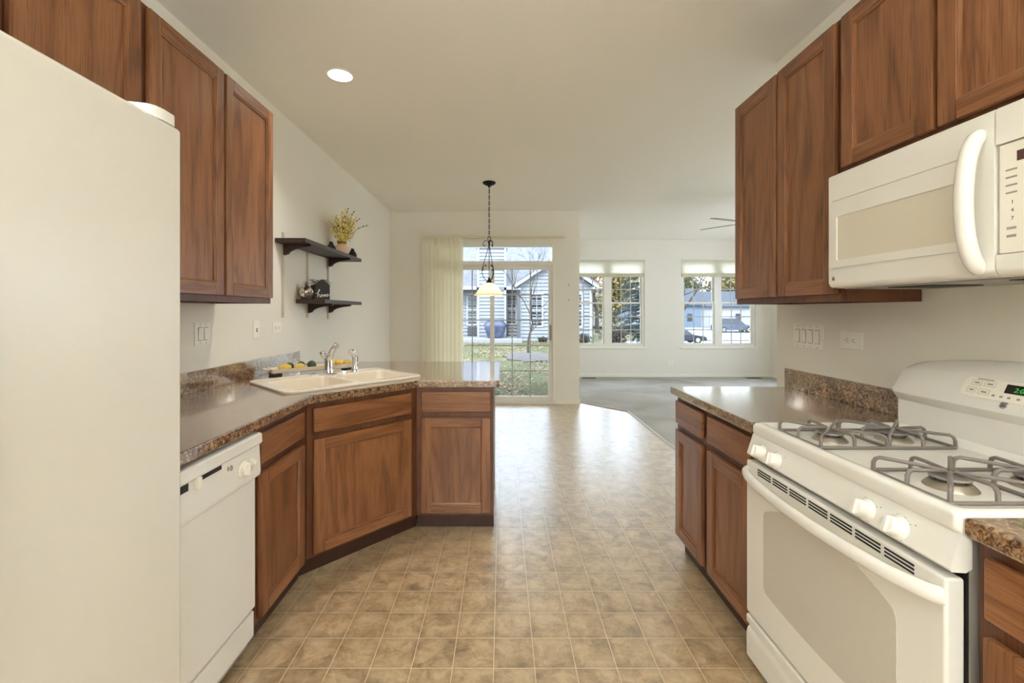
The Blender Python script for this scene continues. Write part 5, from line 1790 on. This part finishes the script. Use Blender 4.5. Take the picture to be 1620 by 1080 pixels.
# spruce outside the left far window
sx, sy = 5.05, 16.0
sz = ground(sx, sy)
sp_ = thing('spruce_tree', 'dark blue-green spruce outside the far window nearer the patio door', 'tree', (sx, sy, sz))
mb = MB(); mb.tube([(sx, sy, sz - 0.05), (sx, sy, sz + 4.2)], [0.11, 0.02], 8); mb.build('trunk', BARK, sp_)
rs = random.Random(9)
br_, nd_ = MB(), MB()
for k in range(150):
    u = rs.random()
    z = sz + 0.35 + 3.8 * u
    L_ = 1.25 * (1 - u) ** 0.85 + 0.1
    a = rs.uniform(0, 2 * PI)
    d = Vector((math.cos(a), math.sin(a), 0))
    p0 = Vector((sx, sy, z)); p1 = p0 + d * (L_ * 0.6) + Vector((0, 0, -0.06)); p2 = p0 + d * L_ + Vector((0, 0, -0.22 * L_))
    br_.tube([p0, p1, p2], [0.02, 0.012, 0.004], 4)
    for i in range(52):
        t_ = rs.uniform(0.15, 1.0)
        p = (p0.lerp(p1, t_ / 0.6) if t_ < 0.6 else p1.lerp(p2, (t_ - 0.6) / 0.4))
        sd = Vector((-d.y, d.x, 0)) * rs.uniform(-1, 1) * 0.24 * (1.1 - t_) + d * rs.uniform(0.0, 0.12) + Vector((0, 0, rs.uniform(-0.10, 0.03)))
        w_ = Vector((0, 0, 0.016)) + d * 0.006
        nd_.poly([p, p + sd * 0.5 + w_, p + sd, p + sd * 0.5 - w_])
br_.build('branches', BARK, sp_)
tag(nd_.build('needles', mat('spruce_needle', outside((70, 88, 88)), 0.8), sp_), kind='stuff')
TG = 'trees outside the far windows'
tree('maple_tree', 'orange-leaved maple beside the house corner outside the far window', 6.0, 28.0, 6, 0.16, 0.65, 2.0, MAPLE, 3600, 0.10, 12, 4, TG)
tree('maple_tree', 'golden tree behind the spruce outside the far window', 9.6, 38.0, 7, 0.16, 0.7, 2.3, GOLD, 5200, 0.13, 21, 4, TG)
tree('street_tree', 'bare spreading tree outside the window by the wall cabinet', 8.8, 22.0, 8, 0.12, 0.95, 2.0, None, 0, 0.1, 33, 5, TG)
tree('street_tree', 'olive-leaved tree behind the gap between the houses across the street', 32.5, 79.0, 8, 0.20, 0.7, 3.2, OLIVE, 6000, 0.24, 41, 4, TG)
tree('street_tree', 'golden-leaved tree behind the white garage', 43.0, 84.0, 10, 0.24, 0.7, 3.4, GOLD, 6000, 0.26, 43, 4, TG)
tree('street_tree', 'bare tree at the right end of the window by the wall cabinet', 13.2, 21.5, 8, 0.12, 0.95, 2.1, None, 0, 0.1, 47, 5, TG)
tree('yard_tree', 'bare tree rising over the roof of the neighbouring house', -2.6, 29.0, 9, 0.20, 0.6, 4.2, None, 0, 0.1, 51, 5)

# far houses across the street
def far_house(label, x0, x1, y, z0, wh, rh, wallm, doorw=None, porch=False):
    t = thing('far_house', label, 'house', ((x0 + x1) / 2, y, z0))
    mb = MB(); mb.box(x0, x1, y, y + 8, z0 - 0.3, z0 + wh); mb.build('wall', wallm, t)
    mb = MB()
    mb.loft([[(x0 - 0.4, y - 0.5, z0 + wh - 0.05), (x1 + 0.4, y - 0.5, z0 + wh - 0.05), (x1 + 0.4, y - 0.5, z0 + wh + 0.1), (x0 - 0.4, y - 0.5, z0 + wh + 0.1)],
             [(x0 - 0.4, y + 4, z0 + wh + rh - 0.1), (x1 + 0.4, y + 4, z0 + wh + rh - 0.1), (x1 + 0.4, y + 4, z0 + wh + rh + 0.05), (x0 - 0.4, y + 4, z0 + wh + rh + 0.05)]])
    mb.build('roof', FROOF, t)
    n = max(1, int((x1 - x0) / 5))
    for k in range(n):
        c = x0 + (x1 - x0) * (k + 0.5) / n
        mb = MB(); mb.box(c - 1.9, c + 1.9, y - 0.06, y - 0.003, z0, z0 + 2.1); g = mb.build('garage_door', doorw or HTRIM, t)
        mb = MB()
        for i in range(4): mb.box(c - 1.85, c + 1.85, y - 0.075, y - 0.06, z0 + 0.02 + i * 0.52, z0 + 0.50 + i * 0.52, 0.01)
        mb.build('door_panel', doorw or HTRIM, g)
    for k in range(n):
        c = x0 + (x1 - x0) * (k + 0.5) / n + 2.3
        if c + 0.4 < x1:
            mb = MB(); mb.box(c - 0.35, c + 0.35, y - 0.05, y - 0.003, z0 + 0.9, z0 + 2.0); mb.build('window', HPANE, t)
FROOF = mat('pale_roof', outside((112, 116, 124)), 0.9, spec=0.05)
FBLUE = mat('blue_grey_siding', outside((140, 158, 178)), 0.8)
FWHITE = mat('white_siding', outside((212, 214, 218)), 0.8)
far_house('blue-grey house across the street at the left of the window', 20.6, 28.6, 64, -1.0, 3.2, 2.6, FBLUE, FBLUE)
far_house('white garage house across the street behind the parked vehicle', 29.4, 42.0, 66, -1.0, 3.0, 2.4, FWHITE)
far_house('white house across the street seen left of the spruce', 12.0, 19.0, 60, 0.0, 2.2, 2.2, FWHITE, FBLUE)
far_house('white house behind the orange maple', 5.5, 10.5, 52, 0.2, 2.2, 1.8, FWHITE, FBLUE)

# cars
def car(label, x, y, L_, hgt, paint_m, rotz=0.0, suv=False):
    z = ground(x, y) + 0.08
    t = thing('car', label, 'car', (x, y, z), rotz)
    M_ = WM[t.name]
    h1 = hgt * 0.55
    k = hgt
    mb = MB(M_)
    body = [(-L_ / 2, 0.28), (-L_ / 2 + 0.03, h1 * 0.95), (-L_ / 2 + 0.25, h1 + 0.02), (L_ / 2 - 1.25, h1 + 0.02), (L_ / 2 - 0.2, h1 * 0.86), (L_ / 2, h1 * 0.6), (L_ / 2, 0.28)]
    mb.prism(body, -0.88, 0.88, 'y', bev=0.06); mb.build('body', paint_m, t)
    mb = MB(M_)
    x0c = -L_ / 2 + (0.12 if suv else 0.55)
    lo = [(x0c, -0.82), (L_ / 2 - 1.2, -0.82), (L_ / 2 - 1.2, 0.82), (x0c, 0.82)]
    hi = [(x0c + 0.28, -0.66), (L_ / 2 - 1.95, -0.66), (L_ / 2 - 1.95, 0.66), (x0c + 0.28, 0.66)]
    mb.loft([[(p[0], p[1], h1) for p in lo], [(p[0], p[1], k - 0.06) for p in hi]]); mb.build('window_band', HPANE, t)
    mb = MB(M_); mb.prism([(p[0], p[1]) for p in hi], k - 0.065, k, 'z', bev=0.02); mb.build('roof', paint_m, t)
    for sx_ in (-L_ / 2 + 0.85, L_ / 2 - 0.85):
        for sy_ in (-0.80, 0.80):
            mb = MB(M_); mb.lathe([(0.20, -0.1), (0.33, -0.1), (0.34, 0), (0.33, 0.1), (0.20, 0.1)], (sx_, sy_, 0.33), 20, Matrix.Rotation(PI / 2, 3, 'X')); w_ = mb.build('wheel', BLACK, t)
            mb = MB(M_); mb.lathe([(0.20, -0.105), (0.19, 0.105)], (sx_, sy_, 0.33), 14, Matrix.Rotation(PI / 2, 3, 'X')); mb.build('hubcap', GREYPL, w_)
    for sy_ in (-0.6, 0.6):
        mb = MB(M_); mb.box(L_ / 2 - 0.03, L_ / 2 + 0.012, sy_ - 0.2, sy_ + 0.2, h1 * 0.62, h1 * 0.62 + 0.14, 0.01); mb.build('headlight', HTRIM, t)
car('dark grey car on the street at the left edge of the window', 16.2, 41.0, 4.5, 1.42, mat('dark_car_paint', outside((66, 72, 86)), 0.25), 0.0)
car('grey sport utility vehicle parked in front of the white garage', 28.4, 55.0, 4.7, 1.72, mat('grey_car_paint', outside((104, 112, 134)), 0.25), 0.0, True)
